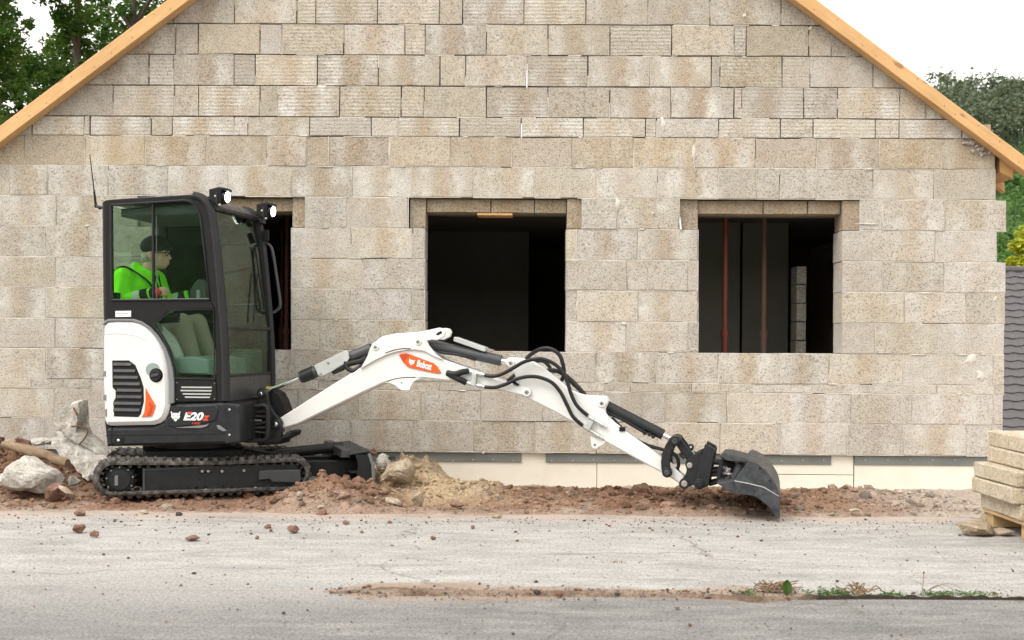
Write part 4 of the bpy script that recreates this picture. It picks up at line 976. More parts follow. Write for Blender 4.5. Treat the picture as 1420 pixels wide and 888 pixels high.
# seat and controls
P = HF.poly([(168, 470), (166, 425), (169, 403), (177, 402), (184, 420), (190, 458), (236, 466), (240, 482), (190, 488), (172, 486)], 0)
g = G(HF); g.prism(rounded(P, .03), -.24, .24, .02); g.build('operator_seat', 'seat', exc)
g = G(HF); g.prism(HF.poly([(176, 488), (236, 484), (240, 524), (176, 524)], 0), -.2, .2, .01); g.build('seat_base', 'plastic', exc)
for s in (-1, 1):
    y = s * .32
    g = G(HF); g.prism(rounded(HF.poly([(206, 446), (222, 450), (226, 472), (226, 520), (208, 522), (208, 480), (198, 456)], -.32), .02), y - .045, y + .045, .012); co = g.build('control_console', 'floorbox', exc)
    a, b = HF.at(246, 440, -.32), HF.at(251, 418, -.32)
    g = G(HF); g.tube([(HF.at(222, 446, -.32).x, y, a.z - .02), (b.x - .02, y, a.z - .01)], .03, 10); g.tube([(b.x - .02, y, a.z), (b.x - .01, y, b.z)], [.012, .010], 8); g.ball((b.x - .008, y, b.z + .02), (.018, .018, .035)); g.build('joystick', 'plastic', co)
g = G(HF); g.prism(HF.poly([(247, 497), (268, 494), (294, 499), (296, 520), (248, 519)], -.3), -.36, .36, .012); g.build('cab_floor_box', 'floorbox', exc)
g = G(HF); g.prism(rounded(HF.poly([(262, 416), (266, 404), (272, 392), (280, 386), (285, 392), (287, 416)], .25), .03), .21, .29, .01); g.build('instrument_panel', 'seat', exc)
p = HF.at(275, 410, -.2); g = G(HF); g.box(p.x - .012, p.x + .012, -.21, -.19, p.z - .05, p.z + .04, .003); g.build('display_switch', 'floorbox', exc)

# --- swing post
SW = exc
ear = HF.at(362.5, 546.3, -.06)
sp_ = pr('swing_post', HF, [(357, 548), (360, 541), (367, 541), (371, 548), (373, 560), (380, 573), (386, 579), (390.5, 586), (389.5, 594), (390, 605), (388, 613), (360, 616), (357, 609), (371, 606), (371, 566), (362, 564), (358, 558)], -.13, -.085, 'black', exc, .006)
pr('swing_plate', HF, [(357, 548), (360, 541), (367, 541), (371, 548), (373, 560), (380, 573), (386, 579), (390.5, 586), (389.5, 594), (390, 605), (388, 613), (360, 616), (357, 609), (371, 606), (371, 566), (362, 564), (358, 558)], .085, .13, 'black', exc, .006)
pr('cylinder_shroud', HF, [(373, 550), (378, 541), (386, 545), (392, 555), (396.5, 568), (397.5, 577), (391, 583), (382, 577), (375, 566)], -.05, .10, 'plastic', sp_, .01)
pr('base_casting', HF, [(356, 609), (392, 605), (400, 598), (404, 600), (402, 606), (388, 612), (387, 616.5), (357, 618)], -.12, .12, 'black', sp_, .008)
g = G(HF); g.cyl((HF.at(371, 600, 0).x, 0, .42), (HF.at(371, 600, 0).x, 0, .62), .075, None, 20, .01); g.build('swing_pin', 'black', sp_)
for (a, b, r) in ((362.5, 546.3, .030), (383.3, 588.4, .035)):
    p = HF.at(a, b, -.13); g = G(HF); g.pin(p.x, p.z, -.150, .150, r, 24); po = g.build('pivot_boss', 'black', sp_)
    g = G(HF); g.pin(p.x, p.z, -.157, -.14, r * .48, 16); g.build('pin_end', 'chrome', sp_)
# guard loop with hoses inside
lp = rounded(HF.poly([(334, 566), (372, 561), (372, 611), (334, 611)], -.2), .05)
lo = [(x, -.21, z) for x, z in lp]; lo.append(lo[0])
g = G(HF); g.tube(lo, .017, 8); g.build('hose_guard', 'black', exc)
g = G(HF); g.prism(HF.poly([(325, 561), (362, 557), (362, 612), (325, 614)], -.1), -.12, .35, .01); g.build('swing_housing', 'plastic', exc)
for k in range(5):
    a, b = HF.at(337, 573 + k * 7, -.16), HF.at(368, 571 + k * 7.5, -.16)
    mid = a.lerp(b, .5); g = G(HF); g.tube(spline([(a.x, -.155, a.z), (mid.x, -.175, mid.z + .012 * math.sin(k * 2.1)), (b.x, -.15, b.z)], 5), .012, 8); g.build('swing_hose', 'hose', exc)
g = G(HF)
p = HF.at(356, 583, -.18); g.box(p.x - .04, p.x + .04, -.192, -.187, p.z - .006, p.z + .006, .0003); g.build('hose_print', 'trim', exc)
pr('warning_sticker', HF, [(369, 536.3), (381, 536), (381, 539.8), (369, 540)], .05, .056, 'yellow', exc, .0005)

# --- boom
NP = -.075
boom_px = [(383.5, 583), (388, 579.6), (430, 553), (468, 529), (502, 508.6), (520, 498), (535, 490.5), (552, 485.8), (570.4, 483.5), (584, 484), (597, 488.5), (613.5, 498.5), (637, 507), (661.7, 515), (690, 525.5), (712, 533), (731, 537.5), (736.5, 542), (735, 549), (729, 551.5), (724, 549), (690, 541), (650.7, 532.7), (613.5, 527.6), (583, 524.3), (562, 525.3), (548, 527), (535, 530), (500, 546), (460, 565.5), (413, 588.5), (393, 594.5), (386, 594)]
boom = pr('boom', BF, boom_px, NP, -NP, 'white', exc, .010)
gus = [(499.5, 511.5), (505, 502), (509.6, 493.4), (512.5, 484), (516, 477), (530, 466.8), (550, 462.5), (578, 461), (596, 457.5), (609, 454.6), (615.5, 456), (618, 460.5), (616, 466.8), (607, 471.8), (598, 471.5), (591.5, 473), (595, 480), (603, 490), (614, 499), (600, 494), (590, 488), (578, 485.5), (566, 485.5), (550, 488), (537, 492), (520, 500)]
for s in (-1, 1):
    P = BF.poly(gus, NP - .018)
    g = G(BF); g.prism(P, s * (-NP + .018), s * (-NP - .006), .004); gp = g.build('boom_gusset', 'white', boom)
pr('lifting_eye_hole', BF, [(604.5, 464.6), (606, 462), (611, 459.3), (613, 460.2), (612.6, 462.4), (607.5, 465.4)], NP - .0195, NP - .01, 'plastic', boom, .0005)
pr('belly_bracket', BF, [(533, 531), (540, 531.4), (547, 534.5), (552.7, 539), (556.5, 541.8), (568, 541.8), (570, 536), (574, 529.5), (583, 524.8), (570, 523), (548, 525)], NP - .012, NP + .01, 'white', boom, .003)
pr('belly_bracket', BF, [(533, 531), (540, 531.4), (547, 534.5), (552.7, 539), (556.5, 541.8), (568, 541.8), (570, 536), (574, 529.5), (583, 524.8), (570, 523), (548, 525)], -NP - .01, -NP + .012, 'white', boom, .003)
for pts in ([(535.5, 489.8), (548, 485.5), (560, 483.6), (570.5, 483.8)], [(537, 529.4), (548, 525.6), (562, 523.6), (577, 523.4)]):
    P = [BF.at(a, b, NP) for a, b in pts]; g = G(BF); g.tube(spline([(q.x, NP - .0185 if pts[0][1] < 500 else NP - .012, q.z) for q in P], 4), .003, 6); g.build('weld_gap', 'plastic', boom)
p = BF.at(557.8, 531, NP); g = G(BF); g.pin(p.x, p.z, NP - .0135, NP, .005, 10); g.build('bracket_hole', 'plastic', boom)
def pin(frame, a, b, y, r, parent, depth=.05):
    p = frame.at(a, b, y); g = G(frame); g.pin(p.x, p.z, y - .008, -y + .008 if depth is None else y + depth, r, 22); o = g.build('pivot_boss', 'white', parent)
    g = G(frame); g.pin(p.x, p.z, y - .014, y, r * .5, 14); g.build('pin_end', 'steel', parent)
    g = G(frame); g.pin(p.x, p.z, y - .0155, y - .012, r * .22, 8); g.build('pin_bolt', 'anthracite', parent)
for (a, b) in ((521, 481.5), (580, 474)): pin(BF, a, b, NP - .018, .026, boom)
pin(BF, 730.6, 544, NP - .004, .031, boom)
# badge on the boom
bd = pr('brand_badge', BF, [(553, 492.5), (556, 490.5), (564, 490), (601, 503.8), (606, 508), (611.5, 516.5), (609, 518), (600, 517), (572, 511), (565, 509), (559, 503)], NP - .010, NP, 'orange', exc, .003)
pr('badge_facet', BF, [(553.5, 493), (557, 491.2), (564, 490.8), (568, 493), (562, 498.5), (559, 502.5)], NP - .0115, NP - .005, 'orange_dark', bd, .0008)
ang = -math.atan2(11.2, 44) * .98
emblem(BF, BF.at(570.8, 502.3, NP - .01), .046, ang, NP - .010, bd, 'orange')
p = BF.at(577.3, 507.8, NP - .011); text_mesh('lettering', 'Bobcat', .066, 'print', bd, local_frame(BF, Vector((p.x, NP - .0112, p.z)), ang), 0, .0022, .60)
# boom cylinder
A, B = BF.at(363.5, 545.5, 0), BF.at(521, 481.5, 0)
A.y = B.y = 0
def lerp(t): return A.lerp(B, t)
g = G(BF); g.cyl(lerp(.34), lerp(.97), .043, None, 20, .004); bc = g.build('boom_cylinder', 'anthracite', exc)
g = G(BF); g.cyl(lerp(.02), lerp(.40), .017, None, 18); g.build('cylinder_rod', 'chrome', bc)
g = G(BF); g.cyl(lerp(.355), lerp(.47), .047, None, 20, .006); g.build('cylinder_head', 'black', bc)
g = G(BF); g.ball(lerp(0), (.04, .035, .04)); g.build('rod_eye', 'black', bc)
pr('rod_guard', BF, [(435, 507), (478, 486.5), (483, 489), (484.3, 497), (481, 502.5), (462, 514), (446, 522.5), (441, 521), (438, 513)], -.062, -.052, 'zinc', bc, .003)
pr('rod_guard', BF, [(435, 507), (478, 486.5), (480, 488.5), (437, 509)], -.06, .055, 'zinc', bc, .002)
for (a, b) in ((455, 503), (445, 518.5)):
    p = BF.at(a, b, -.062); g = G(BF); g.pin(p.x, p.z, -.071, -.06, .011, 6); g.build('guard_bolt', 'steel', bc)
def hose(frame, pts, y, r=.0125, name='hydraulic_hose', m='hose', parent=exc, n=6):
    P = []
    for k, q in enumerate(pts):
        yl = q[2] if len(q) > 2 else y
        v = frame.at(q[0], q[1], yl); P.append(v)
    g = G(frame); g.tube(spline(P, n), r, 9); return g.build(name, m, parent)
hose(BF, [(462, 516, -.03), (474, 511, -.05), (484, 505, -.05), (500, 501, -.04), (508, 496, -.02)], 0, .02)
hose(BF, [(479, 502, -.05), (482, 511, -.06), (489, 514.5, -.06), (497, 511, -.05), (506, 503, -.02)], 0, .016)
hose(BF, [(470, 508, .03), (490, 500, .03), (506, 490, .03)], 0, .02)
# arm cylinder
A, B = BF.at(580, 474, 0), BF.at(708.3, 503.5, 0); A.y = B.y = 0
g = G(BF); g.cyl(lerp(.03), lerp(.90), .039, None, 20, .004); ac = g.build('arm_cylinder', 'anthracite', exc)
g = G(BF); g.cyl(lerp(.85), lerp(1.0), .019, None, 16); g.build('cylinder_rod', 'chrome', ac)
g = G(BF); g.ball(lerp(1.0), (.035, .03, .035)); g.build('rod_eye', 'black', ac)
pr('rod_guard', BF, [(628.5, 471.5), (629.5, 467.5), (632, 467.5), (673, 482), (673.5, 487), (671, 488), (629, 473.5)], -.045, .045, 'zinc', ac, .003)
pr('guard_tip', BF, [(673, 482.5), (686, 486), (680, 488.5), (673, 487.5)], -.02, .02, 'steel', ac, .002)
hose(BF, [(606, 487, -.03), (616, 490, -.045), (630, 491.5, -.045), (646, 495, -.045), (660, 499.5, -.03)], 0, .010)
hose(BF, [(600, 484, .03), (622, 489, .03), (650, 493, .03)], 0, .012)
# --- arm
AP = -.062
arm_px = [(700, 503), (701, 499), (705, 496.2), (711, 496), (726.8, 498), (740, 502), (752, 508.6), (766, 519), (777.5, 529), (785, 536.5), (792.7, 541.6), (802, 545.5), (810.4, 548), (822, 549.6), (835.8, 549.7), (841.5, 552), (843.5, 557), (842, 562), (839.6, 567), (840, 572), (843, 577.5), (853.5, 587), (876.4, 605), (900, 621), (916, 634), (934, 648), (946, 659), (954, 667), (954, 674), (949, 677.5), (944, 675.5), (939, 668.5), (921.7, 658), (880, 635.5), (840.6, 613.8), (805, 592), (770, 572), (734.4, 554), (727, 549.5), (723.5, 541.6), (719, 531.4), (711.6, 516), (704, 508.6)]
arm = pr('dipper_arm', BF, arm_px, AP, -AP, 'white', exc, .009)
for s in (1, -1): pr('arm_bracket', BF, [(818.5, 604), (834, 610), (840, 614), (836, 617.5), (831, 619.5), (827.5, 623), (823.5, 622.5), (820.5, 620), (819.6, 615)], s * (AP - .004), s * (AP + .012), 'white', arm, .003)
for (a, b, r) in ((708.3, 503.5, .030), (834.5, 559.3, .030)): pin(BF, a, b, AP - .002, r, arm)
p = BF.at(824.9, 617, AP); g = G(BF); g.pin(p.x, p.z, AP - .0065, AP, .010, 12); g.build('bracket_hole', 'trim', arm)
# hoses over the joint
Z = 3.944
def zp(x, y, yl=None): return (600 + x / Z, 430 + y / Z) + ((yl,) if yl is not None else ())
yo = AP - .045
hose(BF, [zp(285, 358, yo + .01), zp(335, 363), zp(385, 348), zp(440, 318), zp(500, 284), zp(555, 270), zp(605, 270), zp(662, 294), zp(710, 338), zp(738, 400), zp(757, 460), zp(790, 525), zp(848, 578, yo + .02)], yo, .0135)
hose(BF, [zp(285, 422, yo + .01), zp(340, 424), zp(400, 406), zp(460, 378), zp(530, 364), zp(595, 372), zp(655, 400), zp(700, 452), zp(732, 515), zp(768, 585), zp(820, 632, yo + .02)], yo, .0135)
hose(BF, [zp(500, 282, .02), zp(535, 245, 0), zp(585, 216, -.03), zp(640, 212, -.05), zp(690, 242, -.06), zp(712, 295, -.06), zp(718, 350, -.05), zp(706, 385, -.03)], 0, .0145)
hose(BF, [zp(410, 388, -.03), zp(440, 362, -.03), zp(520, 300, .0), zp(590, 278, .0), zp(630, 300, .0), zp(655, 345, .0)], 0, .013)
hose(BF, [zp(612, 335, -.02), zp(660, 330, -.05), zp(710, 350, -.04), zp(770, 405, -.01), zp(835, 465, .02)], 0, .015)
hose(BF, [zp(640, 335, .03), zp(700, 340, .03), zp(770, 395, .03), zp(830, 460, .03)], 0, .014)
hose(BF, [zp(80, 345, NP - .02), zp(120, 352, NP - .035), zp(160, 340, NP - .035), zp(196, 334, NP - .015)], 0, .022, 'hose_sleeve')
hose(BF, [zp(84, 348, NP - .02), zp(120, 366, NP - .03), zp(150, 382, NP - .03), zp(182, 397, NP - .012)], 0, .022, 'hose_sleeve')
for (x0, y0_, x1, y1_, yv) in ((190, 334, 292, 357, NP - .02), (178, 396, 288, 421, NP - .02), (842, 577, 950, 640, AP - .02), (818, 631, 930, 702, AP - .02)):
    a, b = BF.at(*zp(x0, y0_), yv), BF.at(*zp(x1, y1_), yv)
    g = G(BF); P = [a.lerp(b, t) for t in (0, .14, .15, .36, .37, .6, .61, .84, .85, 1)]
    g.tube(P, [.010, .010, .015, .015, .010, .010, .016, .016, .011, .011], 8); g.build('hose_fitting', 'zinc', exc)
for pts, yv in (([zp(222, 345), zp(246, 350), zp(240, 418), zp(214, 412)], NP), ([zp(856, 598), zp(884, 612), zp(860, 660), zp(832, 645)], AP)):
    P = BF.poly(pts, yv); g = G(BF); g.prism(P, yv - .040, yv + .002, .003); g.build('hose_clamp', 'zinc', exc)
g = G(BF); p = BF.poly([zp(445, 385), zp(475, 408), zp(470, 414), zp(440, 400)], AP); g.prism(p, AP - .03, AP, .002); g.build('hose_clip', 'plastic', exc)
# --- bucket cylinder, links, coupler
def z6(x, y): return (800 + x / Z, 520 + y / Z)
A, B = BF.at(834.5, 559.3, 0), BF.at(936.2, 611.8, 0); A.y = B.y = 0
g = G(BF); g.cyl(lerp(.07), lerp(.84), .037, None, 22, .004); kc = g.build('bucket_cylinder', 'navy', exc)
g = G(BF); g.cyl(lerp(.8), lerp(1.0), .018, None, 16); g.build('cylinder_rod', 'chrome', kc)
g = G(BF); g.cyl(lerp(0), lerp(.1), .028, None, 16); g.build('cylinder_base', 'black', kc)
hose(BF, [z6(165, 210), z6(200, 222), z6(260, 250), z6(330, 292), z6(385, 322)], -.02, .012)
hose(BF, [z6(190, 235), z6(245, 292), z6(300, 340), z6(350, 370), z6(400, 390), z6(465, 408), z6(515, 422), z6(548, 452), z6(556, 490), z6(550, 520), z6(566, 548)], -.02, .0125)
for (x, y) in ((372, 318), (398, 326), (418, 338), (170, 205)):
    p = BF.at(*z6(x, y), -.03); g = G(BF); g.cyl((p.x, -.05, p.z), (p.x, -.01, p.z), .014, None, 10); g.build('cylinder_port', 'black', kc)
p = BF.at(*z6(248, 297), AP); g = G(BF); g.box(p.x - .02, p.x + .02, AP - .012, AP + .01, p.z - .015, p.z + .015, .003); g.build('hose_clip', 'plastic', exc)
c_link = [z6(508, 345), z6(484, 385), z6(466, 430), z6(459, 475), z6(462, 520), z6(470, 545), z6(492, 558), z6(514, 550), z6(520, 535), z6(510, 500), z6(509, 462), z6(518, 420), z6(535, 390), z6(556, 380), z6(568, 362), z6(560, 342), z6(537, 334), z6(518, 338)]
for s in (1, -1):
    P = BF.poly(c_link, -.11); g = G(BF); g.prism(P, s * -.112, s * -.090, .004); kl = g.build('bucket_link', 'black', exc)
    if s == 1: link = kl
s_link = [z6(540, 336), z6(562, 340), z6(572, 352), z6(600, 388), z6(640, 432), z6(634, 470), z6(602, 468), z6(566, 420), z6(545, 388), z6(520, 372), z6(518, 352)]
for s in (1, -1):
    P = BF.poly(s_link, -.08); g = G(BF); g.prism(P, s * -.086, s * -.064, .004); g.build('tipping_link', 'black', exc)
for (x, y, r) in ((537, 362, .034), (493, 535, .034)):
    p = BF.at(*z6(x, y), -.112); g = G(BF); g.pin(p.x, p.z, -.120, .12, r, 24); g.build('link_pin', 'black', link)
    g = G(BF); g.pin(p.x, p.z, -.128, -.115, r * .6, 18); g.build('pin_end', 'bucket', link)
cp = [z6(598, 468), z6(640, 436), z6(682, 414), z6(690, 440), z6(650, 600), z6(632, 606), z6(612, 612), z6(600, 618), z6(583, 620), z6(566, 608), z6(562, 590), z6(574, 570), z6(594, 545), z6(601, 520), z6(592, 492)]
for s in (1, -1):
    P = BF.poly(cp, -.10); g = G(BF); g.prism(P, s * -.106, s * -.075, .004); cpl = g.build('quick_coupler', 'black', exc)
    if s == 1: coup = cpl
hk = [z6(640, 610), z6(700, 380), z6(708, 378), z6(752, 402), z6(757, 418), z6(722, 605), z6(700, 616), z6(682, 622), z6(662, 622), z6(648, 618)]
for s in (1, -1):
    P = BF.poly(hk, -.125); g = G(BF); g.prism(P, s * -.128, s * -.10, .006); hq = g.build('coupler_plate', 'navy', coup if s == 1 else cpl)
g = G(BF); g.prism(BF.poly([z6(660, 440), z6(742, 420), z6(712, 596), z6(655, 596)], 0), -.10, .10, .01); g.build('coupler_core', 'black', coup)
for (x, y, r, mm) in ((587, 597, .036, 'black'), (616, 497, .020, 'steel'), (672, 597, .036, 'navy')):
    p = BF.at(*z6(x, y), -.12); yq = -.115 if x < 640 else -.136; g = G(BF); g.pin(p.x, p.z, yq, .11, r, 24); g.build('coupler_pin', mm, coup)
p = BF.at(*z6(587, 597), -.12); g = G(BF); g.pin(p.x, p.z, -.120, -.11, .022, 18); g.build('pin_end', 'steel', coup); 
p = BF.at(*z6(672, 597), -.13); g = G(BF); g.pin(p.x, p.z, -.150, -.13, .022, 18); g.build('pin_end', 'black', coup)
p = BF.at(*z6(622, 397), -.08); g = G(BF); g.prism(circ(p.x, p.z, .021, 18), -.06, -.03, .004); g.build('lifting_lug', 'black', coup); g = G(BF); g.pin(p.x, p.z, -.063, -.05, .008, 10); g.build('lug_hole', 'zinc', coup)
hose(BF, [z6(640, 415), z6(632, 424), z6(642, 434)], -.07, .008, 'coupler_line', 'floorbox')
hose(BF, [z6(570, 425), z6(572, 440), z6(590, 455)], -.09, .012)
for (y0_, y1_) in ((478, 482), (525, 520), (545, 545), (598, 578)):
    a, b = BF.at(*z6(722, y0_), -.06), BF.at(*z6(792, y1_), -.06)
    for yy_ in (-.06, .06): g = G(BF); g.tube([(a.x, yy_, a.z), (b.x, yy_, b.z)], .016, 10); g.build('tilt_rod', 'black', coup)
# --- bucket
def z7(x, y): return (930 + x / 6.83, 600 + y / 6.83)
BY = -.42
side_px = [z7(605, 455), z7(700, 318), z7(738, 262), z7(790, 278), z7(840, 308), z7(890, 350), z7(935, 402), z7(975, 455), z7(1003, 505), z7(1022, 560), z7(1031, 612), z7(1036, 720), z7(1036, 822), z7(1010, 815), z7(978, 768), z7(940, 718), z7(898, 676), z7(850, 640), z7(815, 616), z7(780, 600), z7(700, 588), z7(620, 583), z7(575, 570), z7(530, 548), z7(485, 515), z7(440, 482), z7(480, 474), z7(545, 466)]
# bucket is one shell: two side plates and a swept back
bucket = pr('bucket', BF, side_px, BY, BY + .014, 'bucket', exc, .003)
pr('side_plate', BF, side_px, -BY - .014 - .0, -BY, 'bucket', bucket, .003) if False else None
Psd = BF.poly(side_px, BY); g = G(BF); g.prism(Psd, -BY - .014, -BY, .003); g.build('side_plate', 'bucket', bucket)
low = [z7(600, 458), z7(740, 484), z7(880, 520), z7(955, 562), z7(1024, 606), z7(1035, 720), z7(1034, 818), z7(1010, 812), z7(980, 768), z7(942, 718), z7(900, 676), z7(852, 640), z7(816, 616), z7(781, 600), z7(701, 588), z7(621, 583)]
pr('side_cutter', BF, low, BY - .010, BY, 'bucket', bucket, .002)
backpx = [z7(640, 480), z7(700, 318), z7(738, 262), z7(790, 278), z7(840, 308), z7(890, 350), z7(935, 402), z7(975, 455), z7(1003, 505), z7(1022, 560), z7(1031, 612), z7(1036, 720)]
Pb = BF.poly(backpx, BY); inn = [(x - .010, z - .008) for x, z in Pb]
g = G(BF); g.prism(Pb + inn[::-1], BY + .012, -BY - .012, .002); g.build('back_shell', 'bucket', bucket)
bot = BF.poly([z7(1036, 716), z7(1036, 824), z7(1012, 818), z7(1020, 716)], BY); g = G(BF); g.prism(bot, BY - .004, -BY + .004, .003); g.build('cutting_edge', 'steel', bucket)
g = G(BF); g.prism(BF.poly([z7(440, 480), z7(610, 470), z7(650, 560), z7(575, 568), z7(530, 546), z7(485, 515)], BY), BY + .012, -BY - .012, .004); g.build('bucket_floor', 'bucket', bucket)
pr('edge_bead', BF, [z7(606, 455), z7(742, 480), z7(884, 516), z7(1026, 602), z7(1026, 608), z7(880, 523), z7(740, 488), z7(604, 462)], BY - .013, BY - .002, 'zinc', bucket, .001)
g = G(BF)
for (x, y) in ((845, 342), (940, 458)):
    p = BF.at(*z7(x, y), BY); g.prism(circ(p.x, p.z, .008, 8), BY - .0015, BY + .002, .0004)
g.build('side_hole', 'plastic', bucket)
# tilt mount between coupler and bucket
mt = pr('tilt_mount', BF, [z7(465, 232), z7(490, 205), z7(560, 205), z7(735, 250), z7(700, 300), z7(560, 262), z7(500, 262)], -.20, .20, 'bucket', exc, .006)
pr('mount_plate', BF, [z7(462, 260), z7(500, 262), z7(498, 300), z7(470, 440), z7(580, 490), z7(560, 520), z7(432, 470)], -.20, -.18, 'black', mt, .003)
pr('mount_back', BF, [z7(480, 262), z7(690, 300), z7(600, 480), z7(450, 460)], -.10, .18, 'plastic', mt, .004)
p = BF.at(*z7(640, 385), -.2); 
a, b = BF.at(*z7(600, 470), -.17), BF.at(*z7(668, 296), -.17); g = G(BF); g.cyl((a.x, -.15, a.z), (b.x, -.15, b.z), .035, None, 18, .006); g.build('tilt_cylinder', 'bucket', mt)
for (x, y) in ((520, 340), (548, 350), (520, 390), (555, 395), (540, 365), (640, 286)):
    p = BF.at(*z7(x, y), -.16); g = G(BF); g.ball((p.x, -.15, p.z), (.022, .02, .016), 8, 6); g.build('hydraulic_fitting', 'steel', mt)
hose(BF, [z7(520, 440), z7(560, 430), z7(590, 470), z7(560, 500)], -.17, .011)
pr('mount_top', BF, [z7(462, 228), z7(490, 198), z7(520, 190), z7(560, 222), z7(700, 262), z7(735, 255), z7(720, 290), z7(540, 268)], -.215, -.195, 'bucket', mt, .003)

# ------------------------------------------------------------------ the operator
def remesh(g, name, voxel, m, parent, Mw, it=3):
    o = g.build(name + '_raw', m, None, Mw)
    md = o.modifiers.new('r', 'REMESH'); md.mode = 'VOXEL'; md.voxel_size = voxel
    md2 = o.modifiers.new('s', 'SMOOTH'); md2.iterations = it; md2.factor = .5
    bpy.context.view_layer.update()
    me = bpy.data.meshes.new_from_object(o.evaluated_get(bpy.context.evaluated_depsgraph_get()))
    old = o.data; bpy.data.objects.remove(o); bpy.data.meshes.remove(old)
    me.name = name; me.materials.clear(); me.materials.append(M[m]); me.polygons.foreach_set('use_smooth', [True] * len(me.polygons))
    return finish(bpy.data.objects.new(name, me), parent, Mw)
def hp_(a, b, y): p = HF.at(a, b, 0); return Vector((p.x, y, p.z))
pel = hp_(192, 470, 0); che = hp_(194, 402, 0); nek = hp_(205, 379, 0); hed = hp_(217, 353, 0)
shN, shF = hp_(188, 388, -.185), hp_(200, 388, .185)
elN, elF = hp_(190, 424, -.25), hp_(210, 423, .24)
wrN, wrF = hp_(231, 410, -.24), hp_(243, 409, .25)
haN, haF = hp_(246, 406, -.26), hp_(256, 406, .27)
def limb(g, pts, rs, n=12):
    for i in range(len(pts) - 1):
        g.tube([pts[i], pts[i].lerp(pts[i + 1], .5), pts[i + 1]], [rs[i], (rs[i] + rs[i + 1]) / 2, rs[i + 1]], n); g.ball(pts[i], rs[i], 12, 8)
    g.ball(pts[-1], rs[-1], 12, 8)
kneN, kneF = hp_(262, 448, -.13), hp_(264, 448, .13); ankN, ankF = hp_(282, 508, -.13), hp_(286, 508, .13)
toeN, toeF = hp_(300, 515, -.15), hp_(304, 515, .15); hipN, hipF = pel + Vector((0.02, -.09, 0)), pel + Vector((.02, .09, 0))
HFm = HF.M
g = G(HF)
limb(g, [pel, pel.lerp(che, .5), che], [.125, .12, .12]); g.ball(che + Vector((.01, 0, .01)), (.12, .19, .15))
limb(g, [che, nek, nek + Vector((.03, 0, .07))], [.09, .06, .055])
for s, (a, b, c, d) in ((-1, (shN, elN, wrN, haN)), (1, (shF, elF, wrF, haF))):
    limb(g, [a, b, c], [.06, .048, .032])
    g.ball(c.lerp(d, .55), (.046, .026, .034)); fd = (d - c).normalized()
    for k in range(4):
        base = c.lerp(d, .85) + Vector((0, 0, .026 - .017 * k)); ln = (.036, .042, .040, .032)[k]
        m1 = base + fd * ln + Vector((0, s * -.006, -.006)); m2 = m1 + Vector((.012, -s * .020, -.018)); m3 = m2 + Vector((-.014, -s * .014, -.010))
        limb(g, [base, m1, m2, m3], [.0105, .0095, .009, .008], 8)
    tb = c.lerp(d, .35) + Vector((0, -s * .025, .022)); limb(g, [tb, tb + fd * .03 + Vector((0, -s * .012, .008)), tb + fd * .055 + Vector((.0, -s * .008, .0))], [.013, .011, .009], 8)
for h, k, a, t in ((hipN, kneN, ankN, toeN), (hipF, kneF, ankF, toeF)): limb(g, [h, k, a, t], [.09, .062, .045, .035])
# head: skull, jaw, nose, brow, lips, ears
X, Yv, Zv = Vector((1, 0, 0)), Vector((0, 1, 0)), Vector((0, 0, 1))
g.ball(hed + Vector((-.005, 0, .02)), (.098, .078, .10), 20, 14); g.ball(hed + Vector((.035, 0, -.05)), (.062, .056, .062), 16, 12); g.ball(hed + Vector((.055, 0, -.088)), (.03, .032, .022))
g.ball(hed + Vector((.092, 0, -.018)), (.020, .014, .026)); g.ball(hed + Vector((.108, 0, -.030)), (.014, .016, .012)); g.ball(hed + Vector((.080, 0, .022)), (.02, .056, .014))
g.ball(hed + Vector((.090, 0, -.060)), (.012, .024, .007)); g.ball(hed + Vector((.088, 0, -.072)), (.012, .022, .007))
for s in (-1, 1): g.ball(hed + Vector((-.012, s * .082, -.012)), (.020, .010, .032)); g.ball(hed + Vector((.055, s * .042, -.032)), (.028, .022, .028))
man = remesh(g, 'person', .0068, 'skin', None, HF.M, 3)
tag(man, 'person in bright green jacket, black cap and glasses seated inside the excavator cab', 'person')
# clothes and things worn
g = G(HF)
limb(g, [pel + Vector((0, 0, .02)), pel.lerp(che, .5), che], [.15, .145, .14]); g.ball(che + Vector((.01, 0, .01)), (.145, .215, .155))
g.tube([che + Vector((.015, 0, .10)), nek + Vector((.005, 0, .0)), nek + Vector((.018, 0, .028))], [.13, .085, .078], 16)
for a, b, c in ((shN, elN, wrN), (shF, elF, wrF)): limb(g, [a, b, b.lerp(c, .86)], [.086, .070, .056])
jk = remesh(g, 'jacket', .009, 'hivis', man, HF.M, 4)
for a, b in ((elN, wrN), (elF, wrF)):
    p, q = a.lerp(b, .48), a.lerp(b, .66); g = G(HF); g.tube([p, q], [.066, .062], 16); g.build('reflective_band', 'reflective', jk)
    p, q = a.lerp(b, .70), a.lerp(b, .92); g = G(HF); g.tube([p, q], [.061, .056], 16); g.build('dark_cuff', 'cap', jk)
g = G(HF)
for s in (-1, 1): g.tube(spline([nek + Vector((.075, s * .02, .0)), che + Vector((.145, s * .03, .06)), che + Vector((.165, s * .02, -.03)), pel + Vector((.155, s * .01, .12))], 6), .006, 6)
g.build('zip', 'cap', jk)
g = G(HF); g.tube(spline([shN + Vector((-.08, -.01, .05)), shN + Vector((.02, -.03, .085)), che + Vector((.12, -.15, .07)), che + Vector((.155, -.07, -.01))], 6), .007, 6); g.build('jacket_piping', 'cap', jk)
g = G(HF)
for h, k, a in ((hipN, kneN, ankN), (hipF, kneF, ankF)): limb(g, [h, k, a.lerp(k, .08)], [.105, .074, .054])
g.ball(pel, (.14, .17, .12)); remesh(g, 'trousers', .011, 'trouser', man, HF.M, 3)
